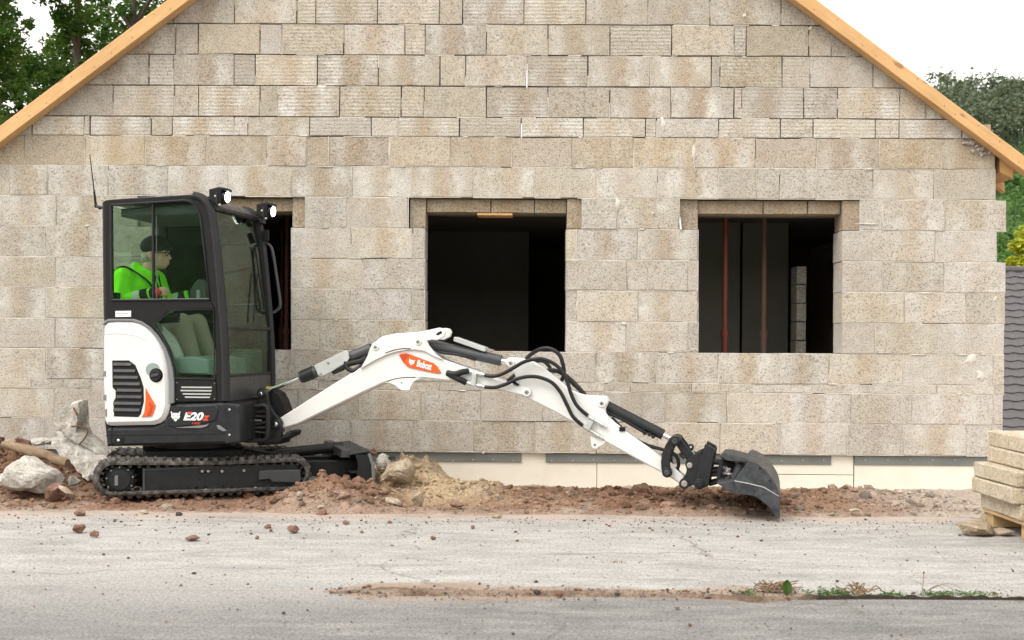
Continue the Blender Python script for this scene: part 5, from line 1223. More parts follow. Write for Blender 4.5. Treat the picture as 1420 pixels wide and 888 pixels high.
for s, (c, d) in ((-1, (wrN, haN)), (1, (wrF, haF))):
    g = G(HF); fd = (d - c).normalized()
    g.tube([c - fd * .035, c, c.lerp(d, .45)], [.042, .036, .033], 12); g.ball(c.lerp(d, .55), (.050, .031, .036)); remesh(g, 'glove', .008, 'glove', man, HF.M, 2)
    g = G(HF); g.tube([c.lerp(d, .05), c.lerp(d, .3)], [.047, .047], 14); g.build('glove_strap', 'cap', man)
for a, t in ((ankN, toeN), (ankF, toeF)):
    g = G(HF); limb(g, [a + Vector((0, 0, .03)), a + Vector((0, 0, -.02)), t], [.058, .055, .045]); remesh(g, 'boot', .011, 'cap', man, HF.M, 3)
g = G(HF); g.ball(hed + Vector((-.008, 0, .062)), (.116, .098, .082), 24, 14); g.tube([hed + Vector((-.012, 0, .030)), hed + Vector((-.010, 0, .062))], [.108, .112], 24); g.ball(hed + Vector((.085, 0, .042)), (.055, .07, .012))
remesh(g, 'cap', .007, 'cap', man, HF.M, 3)
g = G(HF); g.ball(hed + Vector((-.055, 0, -.02)), (.058, .080, .055)); remesh(g, 'hair', .008, 'hair', man, HF.M, 2)
gl_ = G(HF)
for s in (-1, 1):
    c = hed + Vector((.098, s * .034, .004)); gl_.tube([c + Vector((0, .024 * math.cos(t), .019 * math.sin(t))) for t in [2 * math.pi * i / 16 for i in range(17)]], .003, 6)
    gl_.tube([c + Vector((0, s * .024, .004)), hed + Vector((-.01, s * .083, .006))], .003, 6)
gl_.tube([hed + Vector((.1, -.010, .006)), hed + Vector((.1, .010, .006))], .003, 6); gl_.build('glasses', 'cap', man)

# ------------------------------------------------------------------ ground
def sheet(name, x0, x1, y0, y1, z, m, nx=1, ny=1):
    vs = []; fs = []
    for j in range(ny + 1):
        for i in range(nx + 1): vs.append((x0 + (x1 - x0) * i / nx, y0 + (y1 - y0) * j / ny, z(x0 + (x1 - x0) * i / nx, y0 + (y1 - y0) * j / ny) if callable(z) else z))
    for j in range(ny):
        for i in range(nx): k = j * (nx + 1) + i; fs.append((k, k + 1, k + nx + 2, k + nx + 1))
    me = bpy.data.meshes.new(name); me.from_pydata(vs, [], fs); me.materials.append(M[m]); me.polygons.foreach_set('use_smooth', [True] * len(fs))
    o = bpy.data.objects.new(name, me); COL.objects.link(o); o['kind'] = 'structure'; return o
g0 = sheet('ground', -600, 600, -300, 900, -.42, 'earth')
CR = on_ground(700, 826).y                                           # the joint between concrete and asphalt
def crack_y(x): return CR + .018 * noise.noise(Vector((x * .7, 3, 0))) + .008 * noise.noise(Vector((x * 4, 1, 0)))
def road_far(name, edge, m, z0, near):
    vs = []; fs = []; n = 400
    ys = None
    for i in range(n + 1):
        x = -14 + 28 * i / n; e = crack_y(x)
        # chipped edge along the joint
        on = max(0.0, min(1.0, (x + 1.0) / .45)); on = on * on
        chip = on * (.003 + .006 * max(0, noise.noise(Vector((x * 2.3, 7 if near else 9, 0)))) + (.04 * math.exp(-((x - 1.2) / .35) ** 2) if near else 0) + .004 * abs(noise.noise(Vector((x * 11, 2, 0)))))
        if near: rows_ = [(-30, z0), (e - chip - .25, z0), (e - chip - .015, z0 - .001 * on), (e - chip, z0 - .012 * on), (e - chip + .002, z0 - .08)]
        else: rows_ = [(e + chip - .002, z0 - .08), (e + chip, z0 - .010 * on), (e + chip + .015, z0 - .001 * on), (e + chip + .25, z0), (-1.72, z0), (-1.715, z0 - .12)]
        for y, z in rows_: vs.append((x, y, z))
    k = len(rows_)
    for i in range(n):
        for j in range(k - 1): fs.append((i * k + j, (i + 1) * k + j, (i + 1) * k + j + 1, i * k + j + 1))
    me = bpy.data.meshes.new(name); me.from_pydata(vs, [], fs); me.materials.append(M[m])
    bm = bmesh.new(); bm.from_mesh(me); bmesh.ops.recalc_face_normals(bm, faces=bm.faces); bm.to_mesh(me); bm.free()
    o = bpy.data.objects.new(name, me); COL.objects.link(o); o['kind'] = 'structure'; return o
road_far('pavement', None, 'road', 0.0, False)
road_far('road', None, 'road', 0.0, True)
# soil in the joint and spilled over the edge (dry dirt patch); right end painted dark as crack shade
RED, RED2, SAND, DUST, BROWN = (0.265, 0.145, 0.095), (0.385, 0.25, 0.175), (0.60, 0.46, 0.30), (0.55, 0.47, 0.40), (0.21, 0.138, 0.098)
def lerp3(a, b, t): t = max(0, min(1, t)); return tuple(a[i] * (1 - t) + b[i] * t for i in range(3))
def vgrid(name, m, x0, x1, y0, y1, nx, ny, hf, cf, kind='structure', cond=None):
    vs = []; cs = []; fs = []
    for j in range(ny + 1):
        for i in range(nx + 1):
            x = x0 + (x1 - x0) * i / nx; y = y0 + (y1 - y0) * j / ny; z = hf(x, y); vs.append((x, y, z)); cs.append(cf(x, y, z))
    for j in range(ny):
        for i in range(nx):
            k = j * (nx + 1) + i; q = (k, k + 1, k + nx + 2, k + nx + 1)
            if cond is None or any(cond(*vs[a]) for a in q): fs.append(q)
    me = bpy.data.meshes.new(name); me.from_pydata(vs, [], fs); me.materials.append(M[m]); me.polygons.foreach_set('use_smooth', [True] * len(fs))
    at = me.color_attributes.new('tone', 'FLOAT_COLOR', 'POINT')
    for i, c in enumerate(cs): at.data[i].color = (c[0], c[1], c[2], 1)
    o = bpy.data.objects.new(name, me); COL.objects.link(o); o['kind'] = kind; return o
def n1(x, y, s, k=0.0): return noise.noise(Vector((x * s, y * s, k)))
def fbm(x, y, s, o=4, k=0.0): return sum(n1(x, y, s * 2 ** i, k + i) / 1.8 ** i for i in range(o))
def bump2(x, y, cx, cy, rx, ry): return math.exp(-((x - cx) / rx) ** 2 - ((y - cy) / ry) ** 2)
PX = lambda px, d: (px - CX) / FPX * d
def soil_h(x, y):
    e = -1.92 + .05 * n1(x, 0, 1.3) + .04 * n1(x, 4, 3.7) + .02 * n1(x, 8, 9)             # front edge
    if x > 2.9: e += (x - 2.9) * .5
    t = max(0.0, min(1.0, (y - e) / .22))
    t = t * t * (3 - 2 * t)
    h = -.012 + t * ((.016 if x < -1.5 else .030) + .018 * fbm(x, y, 2.2, 3))
    lump = abs(fbm(x, y, 5.5, 4, 3.0))
    def pile(cx, cy, rx, ry, hh): return hh * bump2(x + .08 * n1(x, y, 4, 5), y + .06 * n1(x, y, 4, 9), cx, cy, rx, ry)
    pl = pile(PX(468, 8.55), -1.52, .27, .26, .15) + pile(PX(425, 8.5), -1.55, .22, .18, .055) + pile(PX(515, 8.5), -1.48, .20, .22, .06)
    pl += pile(PX(578, 9.2), -.70, .22, .30, .165) + pile(PX(545, 9.3), -.55, .22, .25, .15) + pile(PX(640, 9.0), -.95, .40, .28, .075)
    pl += .050 * math.exp(-((y + 1.25) / .30) ** 2) * max(0, min(1, (x + .4) / .5)) * max(0, min(1, (2.45 - x) / .7)) * (.75 + .5 * n1(x, 0, 2.6, 2))
    pl += pile(PX(1200, 9.1), -.85, .35, .2, .035) + pile(PX(900, 8.9), -1.0, .5, .25, .025)
    pl += pile(-4.05, -.50, .45, .30, .26) + pile(-4.9, -.5, .6, .4, .28) + pile(-3.3, -.75, .28, .28, .15) + pile(-4.3, -.9, .8, .35, .12)
    pl += .05 * math.exp(-((y + .6) / .35) ** 2) * (1 if x < -1.6 else 0)
    h += pl * (.88 + .28 * lump) * t
    h += t * ((.034 + .10 * min(.2, pl)) * lump if pl > .02 else .012 * lump)
    h += t * (.010 * n1(x, y, 21, 1) + (.018 if pl > .03 else .006) * abs(n1(x, y, 13, 6)) + .008 * n1(x, y, 37, 2))
    # falls away to the footing
    w = max(0, min(1, (y + .55) / .5)); 
    return h - .05 * w * max(0, 1 - pl * 6)
def soil_c(x, y, z):
    k = fbm(x, y, 1.6, 4, 7)
    c = lerp3(RED, RED2, .5 + k)
    c = lerp3(c, BROWN, .6 * max(0, fbm(x, y, 2.7, 3, 17)))
    s = bump2(x, y, PX(615, 9), -.9, .55, .75) * 1.5 + .5 * fbm(x, y, 3, 3, 2) * bump2(x, y, PX(650, 9), -1, .9, .8)
    c = lerp3(c, SAND, s - .25)
    s2 = max(0, min(1, (x + .2) / .6)) * max(0, min(1, (y + 1.2) / .4)) * .55 + .25 * fbm(x, y, 2.5, 3, 5)
    c = lerp3(c, (.38, .25, .16), s2 if x > -.2 else 0)
    dst = max(0, min(1, (x - 2.3) / .8)) + max(0, min(1, (-1.62 - y) / .25)) * .55 + max(0, (fbm(x, y, 3.1, 3, 21) - .25)) * .8
    dst += max(0, min(1, (y + .45) / .35)) * .6 * (1 if x > 0 else .2)
    return lerp3(c, DUST, dst * .9)
vgrid('soil', 'soil', -6.5, 5.2, -2.15, .13, 720, 140, soil_h, soil_c)
def joint_h(x, y):
    e = crack_y(x); d = y - e
    px = CX + FPX * x / (e + 10)
    wid = .15 * math.exp(-((px - 560) / 70) ** 2) + .075 * math.exp(-((px - 740) / 130) ** 2) + .10 * math.exp(-((px - 1060) / 70) ** 2) + .05 * math.exp(-((px - 930) / 100) ** 2)
    wid *= 1 + .6 * n1(x, y, 3.3, 4) + .5 * n1(x, y, 9, 2)
    off = .08 * math.exp(-((px - 560) / 90) ** 2) + .05 * math.exp(-((px - 780) / 130) ** 2) - .05 * math.exp(-((px - 1060) / 60) ** 2)
    q = 1 - abs(d - off) / max(.004, wid)
    if px > 1115: wid = max(wid, .020 * (1 + .6 * n1(x, y, 7, 4))); q = 1 - abs(d + .004) / wid
    elif wid < .014: q = -1
    return -.02 + .032 * max(-.3, min(1, q * 1.2)) + .007 * n1(x, y, 14, 3) * max(0, q) + .006 * n1(x, y, 31, 5) * max(0, min(1, q * 2))
vgrid('joint_soil_and_shade', 'soil', -1.6, 2.9, CR - .33, CR + .36, 450, 110, joint_h, lambda x, y, z: lerp3(lerp3((.20, .14, .10), (.36, .28, .22), .5 + fbm(x, y, 4, 3, 3)), (.055, .045, .035), (x - 1.25) / .15), 'structure', lambda x, y, z: z > -.019)  # dry soil; its dark right end paints the shade of the open crack

# ---------------------------------------------------------------- rocks
def rock_mesh(name, seed, sx, sy, sz, m, pts=22, cuts=2, rough=.10, flat=False):
    r = random.Random(seed); bm = bmesh.new()
    for _ in range(pts):
        v = Vector((r.gauss(0, 1), r.gauss(0, 1), r.gauss(0, 1))).normalized() * r.uniform(.8, 1.05); bm.verts.new((v.x * sx, v.y * sy, v.z * sz))
    res = bmesh.ops.convex_hull(bm, input=bm.verts)
    bmesh.ops.delete(bm, geom=[e for e in res['geom_interior'] if isinstance(e, bmesh.types.BMVert)], context='VERTS')
    if cuts: bmesh.ops.subdivide_edges(bm, edges=bm.edges, cuts=cuts, use_grid_fill=True); bmesh.ops.triangulate(bm, faces=bm.faces)
    s = min(sx, sy, sz); kk = r.uniform(0, 50)
    bmesh.ops.recalc_face_normals(bm, faces=bm.faces); bm.normal_update()
    for v in bm.verts:
        d = noise.noise(v.co * (2.2 / max(sx, sz)) + Vector((kk, 0, 0))) * .9 + noise.noise(v.co * (6 / max(sx, sz)) + Vector((kk, 5, 0))) * .6 + noise.noise(v.co * (15 / max(sx, sz)) + Vector((kk, 9, 0))) * .3
        v.co += v.normal * d * s * rough * 1.6
    me = bpy.data.meshes.new(name); bm.to_mesh(me); bm.free(); me.materials.append(M[m]); smooth(me, 28); return me
def rock(px, py, w, h, m, label, cat='stone', d=None, z=None, seed=1, cuts=2, rough=.10, rot=(0, 0, 0), depth=.8, name='stone', group=None, pts=22):
    """centre pixel, size in pixels; stands on the ground there or at distance d"""
    if d is None: p = on_ground(px, py + h * .42, 0.0); d = p.y + 10
    c = depth_at(px, py, d); k = d / FPX * .5
    if z is not None: c.z = z
    o = bpy.data.objects.new(name, rock_mesh(name, seed, w * k, max(w, h) * k * depth, h * k, m, pts, cuts, rough))
    finish(o, None, Matrix.Translation(c) @ Matrix.Rotation(rot[2], 4, 'Z') @ Matrix.Rotation(rot[1], 4, 'Y')); tag(o, label, cat, group); return o
# rubble behind the machine
rock(40, 660, 96, 52, 'concrete_rub', 'largest pale slab of broken concrete lying in the dirt at the left edge', 'rubble', 8.75, seed=3, cuts=4, rough=.12, rot=(0, .12, .2), name='concrete_slab', pts=34)
def chunk(name, px, d, thick, seed, label, m='concrete_rub', amp=.05, cat='rubble', slant=0.0):
    """broken flat piece: outline in pixels at distance d, given a real thickness and rough faces"""
    P = [depth_at(x, y, d + slant * (y - px[0][1]) / 100) for x, y in px]; bm = bmesh.new()
    fr = [bm.verts.new(p) for p in P]; bk = [bm.verts.new(p + Vector((.02, thick, .015))) for p in P]; n = len(P)
    bm.faces.new(fr); bm.faces.new(bk[::-1])
    for i in range(n): bm.faces.new((fr[i], bk[i], bk[(i + 1) % n], fr[(i + 1) % n]))
    bmesh.ops.triangulate(bm, faces=bm.faces); bmesh.ops.recalc_face_normals(bm, faces=bm.faces)
    for _ in range(3): bmesh.ops.subdivide_edges(bm, edges=[e for e in bm.edges if e.calc_length() > .035], cuts=1); bmesh.ops.triangulate(bm, faces=bm.faces)
    bm.normal_update(); o3 = Vector((seed * 3.1, 0, 0))
    for v in bm.verts: v.co += v.normal * amp * (noise.noise(v.co * 7 + o3) * .5 + noise.noise(v.co * 17 + o3) * .4 + noise.noise(v.co * 40 + o3) * .25)
    c = P[0]; me = bpy.data.meshes.new(name)
    for v in bm.verts: v.co -= c
    bm.to_mesh(me); bm.free(); me.materials.append(M[m]); smooth(me, 30)
    o = bpy.data.objects.new(name, me); finish(o, None, Matrix.Translation(c)); tag(o, label, cat); return o
chunk('concrete_slab', [(75, 601), (88, 599), (104, 611), (124, 622), (150, 637), (146, 646), (134, 660), (122, 668), (108, 655), (96, 641), (84, 632), (72, 616)], 9.2, .22, 8, 'rough grey broken concrete slab leaning down towards the back of the track', slant=-.25)
kb = chunk('concrete_beam', [(77, 585), (84, 571), (97, 561), (109, 558), (110, 572), (105, 590), (98, 598), (112, 603), (132, 615), (151, 629), (147, 636), (126, 626), (104, 613), (88, 602), (79, 594)], 9.12, .13, 4, 'hooked pale piece of broken concrete beam standing up with a bent wire', amp=.03)
def lumpy(path, radii, seed, n=12, amp=1.0):
    gg = G(WORLD); P2 = spline(path, 7); R2 = []
    for i in range(len(P2)):
        t = i / (len(P2) - 1) * (len(radii) - 1); k = min(int(t), len(radii) - 2); R2.append(radii[k] * (1 - t + k) + radii[k + 1] * (t - k))
    P2 = [q for i in range(len(P2) - 1) for q in (P2[i], P2[i].lerp(P2[i + 1], .5))] + [P2[-1]]; R2 = [q for i in range(len(R2) - 1) for q in (R2[i], (R2[i] + R2[i + 1]) / 2)] + [R2[-1]]
    gg.tube(P2, R2, n + 8)
    gg.v = [v + Vector((noise.noise(v * 9 + Vector((seed, 0, 0))), noise.noise(v * 9 + Vector((0, seed, 0))), noise.noise(v * 9 + Vector((0, 0, seed))))) * (.05 * amp) + Vector((noise.noise(v * 28), noise.noise(v * 28 + Vector((5, 0, 0))), noise.noise(v * 28 + Vector((9, 0, 0))))) * (.024 * amp) for v in gg.v]
    return gg
w = [depth_at(*q) for q in ((99, 592, 9.08), (108, 591, 9.08), (117, 593, 9.08), (121.5, 597, 9.08), (120, 604, 9.08), (115, 611, 9.08), (109.5, 617, 9.08))]
g = G(WORLD); g.tube(spline(w, 6), .006, 6); g.tube(spline([depth_at(102, 566, 9.11), depth_at(105, 572, 9.09), depth_at(107, 576, 9.08)], 4), .008, 6); g.build('bent_wire', 'rust', kb)
P = [depth_at(*q) for q in ((4, 616, 9.0), (40, 625, 8.95), (70, 634, 8.9), (94, 643, 8.85))]
g = lumpy(P, [.026, .038, .036, .030], 9, 10, .25); o = g.build('timber', 'log', None, Matrix.Translation(P[0]) @ Matrix.Rotation(.33, 4, 'Y'), ang=40); tag(o, 'weathered brown timber lying slanted on top of the rubble at far left', 'timber')
rock(32, 613, 26, 17, 'redstone', 'red-brown stone perched on the slanted timber', 'stone', 9.2, seed=12, rot=(0, .3, 0))
rock(54, 614, 22, 12, 'concrete_rub', 'small pale concrete piece behind the slanted timber', 'stone', 9.4, seed=14)
rock(14, 614, 22, 13, 'palestone', 'small cream stone on the heap beside the timber end', 'stone', 9.45, seed=15)
rock(79, 682, 38, 26, 'redstone', 'angular red stone leaning against the big concrete slab', 'stone', 8.6, seed=17, rot=(0, -.4, 0), cuts=3)
rock(92, 681, 30, 6, 'palestone', 'thin pale stone strip beside the angular red stone', 'stone', 8.5, seed=19, rot=(0, .6, 0))
rock(101, 668, 22, 16, 'concrete_rub', 'grey stone squeezed between the red stone and the track', 'stone', 9.0, seed=21)
rock(118, 679, 12, 8, 'redstone', 'small pinkish stone touching the back of the track', 'stone', 8.75, seed=23)
rock(112, 711, 20, 11, 'redstone', 'flat red stone on the soil edge in front of the track', 'stone', None, seed=25)
rock(200, 710, 14, 7, 'palestone', 'small cream stone at the soil edge under the track', 'stone', None, seed=26)
rock(60, 612, 40, 12, 'concrete_rub', 'long pale concrete piece lying behind the timber', 'rubble', 9.6, seed=51)
# stones on the concrete, left
rock(109, 733.5, 23, 14, 'redstone', 'larger of two red stones together on the concrete at left', 'stone', seed=31, rough=.05)
rock(130.5, 741, 15, 12, 'redstone', 'smaller red stone beside a larger one on the concrete at left', 'stone', seed=32, rough=.05)
rock(267.5, 746.5, 23, 9.5, 'redstone', 'flat oval red stone alone on the concrete below the track', 'stone', seed=33, rough=.05)
rock(407, 734, 18, 14, 'redstone', 'upright red stone on the concrete in front of the soil mound', 'stone', seed=34, rough=.05)
rock(357, 745.5, 7, 6.5, 'redstone', 'tiny red pebble between the oval stone and the upright stone', 'pebble', seed=35)
rock(348, 740, 6, 4, 'redstone', 'tiny red pebble just left of another tiny one', 'pebble', seed=36)
rock(601, 746, 9, 7, 'redstone', 'small red pebble alone on the concrete in the middle', 'pebble', seed=37)
rock(655.5, 731, 7, 7, 'redstone', 'small red pebble near the soil edge right of the middle', 'pebble', seed=38)
rock(480, 725, 11, 6, 'darkstone', 'small dark red stone at the foot of the soil mound', 'pebble', seed=39)
# stones in the spoil
rock(552, 654, 54, 36, 'concrete_warm', 'big tan rough boulder leaning on the dozer blade', 'boulder', 8.95, seed=41, cuts=4, rough=.12, rot=(0, -.35, 0), pts=30)
rock(531, 640, 26, 24, 'concrete_rub', 'grey broken concrete lump between the blade and the tan boulder', 'rubble', 9.15, seed=43, cuts=3)
rock(543, 635, 13, 8, 'navy', 'dark bluish stone on the grey lump behind the tan boulder', 'stone', 9.05, seed=44)
rock(545, 697, 30, 17, 'palestone', 'pale cream stone in the dirt below the tan boulder', 'stone', 8.35, seed=45, rot=(0, .35, 0))
rock(579, 691, 21, 26, 'concrete_warm', 'upright tan stone standing in the sandy spoil', 'stone', 8.4, seed=46, cuts=3)
rock(634, 699, 24, 12, 'darkstone', 'dark brown stone lying in the sandy spoil', 'stone', 8.3, seed=47)
rock(447, 712, 18, 14, 'redstone', 'rounded pinkish stone at the foot of the red mound', 'stone', 8.12, seed=48, rough=.05)
rock(445, 704, 13, 7, 'palestone', 'small pale stone on top of the rounded pinkish stone', 'stone', 8.2, seed=49)
rock(438, 689, 18, 8, 'concrete_rub', 'pale chip of concrete beside the front of the track', 'stone', 8.5, seed=50)
rock(503, 680, 28, 16, 'darkstone', 'flat brown clod on the right flank of the red mound', 'clod', 8.5, seed=52, rot=(0, .4, 0))
rock(497, 667, 22, 14, 'redstone', 'red clod beneath the lower edge of the dozer blade', 'clod', 8.6, seed=53)
rock(455, 672, 20, 14, 'redstone', 'red clod near the top of the red mound', 'clod', 8.42, seed=54)
rock(480, 690, 14, 10, 'redstone', 'red clod midway down the red mound', 'clod', 8.35, seed=55)
rock(436, 629, 24, 20, 'concrete_rub', 'grey-pink rubble lump seen between the cab base and the blade', 'rubble', 9.7, seed=56, cuts=3)
rock(622, 671, 17, 6, 'darkstone', 'dark flat stone on the sand heap against the plinth', 'stone', 9.2, seed=57)
rock(700, 690, 20, 12, 'redstone', 'pinkish clod on the long spoil ridge beside the sand', 'clod', 8.75, seed=58)
rock(689, 716, 16, 6, 'palestone', 'pale chip near the front of the long spoil ridge', 'stone', None, seed=59)
rock(983, 685, 11, 12, 'redstone', 'pointed red clod on the ridge below the bucket', 'clod', 8.75, seed=60)
rock(1185, 708, 18, 6, 'palestone', 'flat cream stone in the red soil right of the bucket', 'stone', 8.2, seed=61)
rock(1354, 733, 54, 24, 'concrete_warm', 'grey-tan chunk of broken concrete on the paving by the pallet', 'rubble', seed=62, cuts=4, rough=.12, pts=30)
rock(1390, 738, 40, 12, 'palestone', 'flat tan rubble lying in front of the pallet', 'rubble', seed=63, cuts=3)
rock(1370, 715, 26, 20, 'concrete_warm', 'tan lump wedged under the corner of the slab stack', 'rubble', 7.85, seed=64, cuts=3)
rock(515, 627, 18, 12, 'darkstone', 'brown root clod on top of the blade', 'clod', 9.3, seed=66)
# loose clods and gravel, uncountable
def scatter(name, m, N, fn, seed):
    r = random.Random(seed); vs = []; fs = []; cs = []
    base = []
    for v in range(4):
        bm = bmesh.new(); bmesh.ops.create_icosphere(bm, subdivisions=1, radius=1)
        for q in bm.verts: q.co *= 1 + .35 * noise.noise(q.co * 1.5 + Vector((v * 9, 0, 0)))
        bm.verts.ensure_lookup_table(); base.append(([q.co.copy() for q in bm.verts], [[k.index for k in f.verts] for f in bm.faces])); bm.free()
    for _ in range(N):
        res = fn(r)
        if not res: continue
        x, y, z, s, c = res; bv, bf = base[r.randrange(4)]; k = len(vs)
        mt = Matrix.Rotation(r.uniform(0, 6.3), 3, 'Z') @ Matrix.Rotation(r.uniform(-.5, .5), 3, 'X') @ Matrix.Diagonal((s * r.uniform(.8, 1.4), s * r.uniform(.8, 1.2), s * r.uniform(.5, .9)))
        for q in bv: vs.append(mt @ q + Vector((x, y, z))); cs.append(c)
        fs += [tuple(i + k for i in f) for f in bf]
    me = bpy.data.meshes.new(name); me.from_pydata(vs, [], fs); me.materials.append(M[m])
    at = me.color_attributes.new('tone', 'FLOAT_COLOR', 'POINT')
    for i, c in enumerate(cs): at.data[i].color = (*c, 1)
    o = bpy.data.objects.new(name, me); COL.objects.link(o); o['kind'] = 'stuff'; return o
def clod_fn(r):
    x = r.uniform(-4.9, 3.3); y = r.uniform(-1.95, -.1)
    h = soil_h(x, y)
    if h < .005 or (h < .05 and r.random() < .6): return None
    s = min(.045, .0042 * math.exp(r.gauss(.35, .72))) * (1.15 if h > .09 else 1) * (.75 if x > PX(550, 9) and x < .1 else 1); c = soil_c(x, y, h); k = r.uniform(.6, 1.35)
    if r.random() < .05: c = (.42, .35, .28)
    return x, y, h + s * .2, s, tuple(min(.8, v * k) for v in c)
scatter('loose_clods', 'clod', 30000, clod_fn, 4)
def peb_fn(r):
    if r.random() < .45: x = r.uniform(-4.5, 3.5); y = -1.95 - abs(r.gauss(0, .35))
    elif r.random() < .5: x = r.uniform(-3.6, 3.6); y = r.uniform(-5.2, -2)
    else: x = r.uniform(-.85, 1.4); y = crack_y(x) + r.gauss(.05, .075)
    s = .0021 * math.exp(r.gauss(.25, .55)); c = r.choice([(.25, .13, .09), (.16, .14, .13), (.35, .3, .26), (.10, .09, .085), (.3, .18, .12)])
    return x, y, s * .4 + (.006 if y < crack_y(x) + .1 else 0), s, c
scatter('gravel', 'clod', 3600, peb_fn, 6)

# ---------------------------------------------------------------- slab stack on a pallet (right edge)
SX, SYF, SYN = 3.03, -2.17, -2.78
ordn = ['bottom', 'second', 'third', 'fourth', 'top']
rr = random.Random(21)
for k in range(5):
    for e, (ya, yb) in enumerate(((SYF, SYN), (SYN - .012, SYN - .56))):
        z0 = .115 + k * .099; offx = rr.uniform(-.03, .03) - (.05 if k in (1, 2) and e == 0 else 0); offy = rr.uniform(-.03, .03) + (.03 if k in (1, 2) and e == 0 else 0)
        g = G(WORLD); P = [(SX + offx + rr.uniform(-.006, .006), ya + offy), (SX + .5 + offx, ya + offy), (SX + .5 + offx, yb + (offy if e else 0)), (SX + offx + rr.uniform(-.006, .006), yb + (offy if e else 0))]
        P = [(a, b) for a, b in P]
        vs = []
        n = 8; vs = []; fs = []
        edge = []
        for i in range(4):
            a, b = Vector(P[i]), Vector(P[(i + 1) % 4])
            for t in range(4): q = a.lerp(b, t / 4); edge.append((q.x + rr.uniform(-.006, .006), q.y + rr.uniform(-.006, .006)))
        ne = len(edge); cen = Vector((sum(q[0] for q in edge) / ne, sum(q[1] for q in edge) / ne))
        for zz, ins in ((z0, .008), (z0 + .008, 0), (z0 + .087, 0), (z0 + .095, .010)):
            for q in edge:
                d = (cen - Vector(q)).normalized(); vs.append((q[0] + d.x * ins, q[1] + d.y * ins, zz + rr.uniform(-.0025, .0025)))
        fs = [tuple(range(ne - 1, -1, -1)), tuple(3 * ne + i for i in range(ne))]
        for r_ in range(3):
            for i in range(ne): fs.append((r_ * ne + i, r_ * ne + (i + 1) % ne, (r_ + 1) * ne + (i + 1) % ne, (r_ + 1) * ne + i))
        g.add(vs, fs); o = g.build('stone_slab', 'tanslab', None, Matrix.Translation((SX, (ya + yb) / 2, z0)))
        tag(o, f'tan slab in the {ordn[k]} course of the stack on the pallet, ' + ('end nearer the house' if e == 0 else 'end cut by the right frame edge'), 'slab', 'tan slabs stacked on the pallet')
pal = empty('pallet', Matrix.Translation((SX, -2.8, 0)), 'wooden pallet carrying the tan slab stack at the right edge', 'pallet')
for y in (-2.22, -2.75, -3.3):
    g = G(WORLD); g.box(SX + .01, SX + .5, y - .05, y + .05, .004, .090, .003); g.build('pallet_block', 'pallet', pal)
for k in range(4):
    g = G(WORLD); x = SX - .01 + k * .135; g.box(x, x + .1, -3.36, -2.16, .092, .112, .002); g.build('deck_board', 'pallet', pal)

# ---------------------------------------------------------------- weeds in the joint
def blades(name, px, py, n, h, spread, label, seed, m='weed', wide=.006, lean=.5):
    r = random.Random(seed); p = on_ground(px, py, 0.0); vs = []; fs = []
    for _ in range(n):
        b = p + Vector((r.gauss(0, spread), r.gauss(0, spread * .35), 0)); a = r.uniform(0, 6.28); ln = h * r.uniform(.4, 1.1); w = wide * r.uniform(.6, 1.4)
        d = Vector((math.cos(a), math.sin(a), 0)); s = Vector((-d.y, d.x, 0)); k = len(vs)
        for t in (0, .35, .7, 1): c = b + d * (lean * ln * t * t) + Vector((0, 0, ln * t * (1 - .3 * lean * t))); ww = w * (1 - t) ** .5 if t < 1 else .0006; vs += [c - s * ww, c + s * ww]
        for i in range(3): fs.append((k + 2 * i, k + 2 * i + 1, k + 2 * i + 3, k + 2 * i + 2))
    me = bpy.data.meshes.new(name); me.from_pydata([v - p for v in vs], [], fs); me.materials.append(M[m])
    o = bpy.data.objects.new(name, me); finish(o, None, Matrix.Translation(p)); tag(o, label, 'weed'); return o
def leafy(name, px, py, n, rad, hh, label, seed, size=.02):
    r = random.Random(seed); p = on_ground(px, py, 0.0); vs = []; fs = []
    for _ in range(n):
        c = Vector((r.gauss(0, rad), r.gauss(0, rad * .4), abs(r.gauss(0, hh)))); u = Vector((r.gauss(0, 1), r.gauss(0, 1), r.gauss(0, .6))).normalized(); w = u.orthogonal().normalized(); s = size * r.uniform(.5, 1.2); k = len(vs)
        vs += [c, c + u * s * .5 + w * s * .3, c + u * s, c + u * s * .5 - w * s * .3]; fs.append((k, k + 1, k + 2, k + 3))
    for _ in range(8):
        a = r.uniform(0, 6.28); k = len(vs); e = Vector((math.cos(a) * rad, math.sin(a) * rad * .4, hh * r.uniform(.5, 1.6))); vs += [Vector((0, 0, 0)), e, e + Vector((.003, 0, .002))]; fs.append((k, k + 1, k + 2))
    me = bpy.data.meshes.new(name); me.from_pydata(vs, [], fs); me.materials.append(M['weed'])
    o = bpy.data.objects.new(name, me); finish(o, None, Matrix.Translation(p)); tag(o, label, 'weed'); return o
leafy('weed_plant', 1155, 825, 260, .055, .013, 'low bright green weed in the pavement joint right of the dry twigs', 1, .017)
leafy('weed_plant', 1236, 826, 110, .045, .008, 'grey-green leafy weed in the joint left of the tall thin stalk', 2, .018)
leafy('weed_plant', 1345, 825, 240, .075, .008, 'spreading green weed in the joint nearest the right frame edge', 3, .014)
leafy('weed_plant', 1296, 826, 120, .045, .009, 'dark green weed at the foot of the tall thin stalk', 7, .016)
leafy('weed_plant', 1035, 825, 60, .03, .012, 'sparse green weed at the left end of the dry twigs', 8, .016)
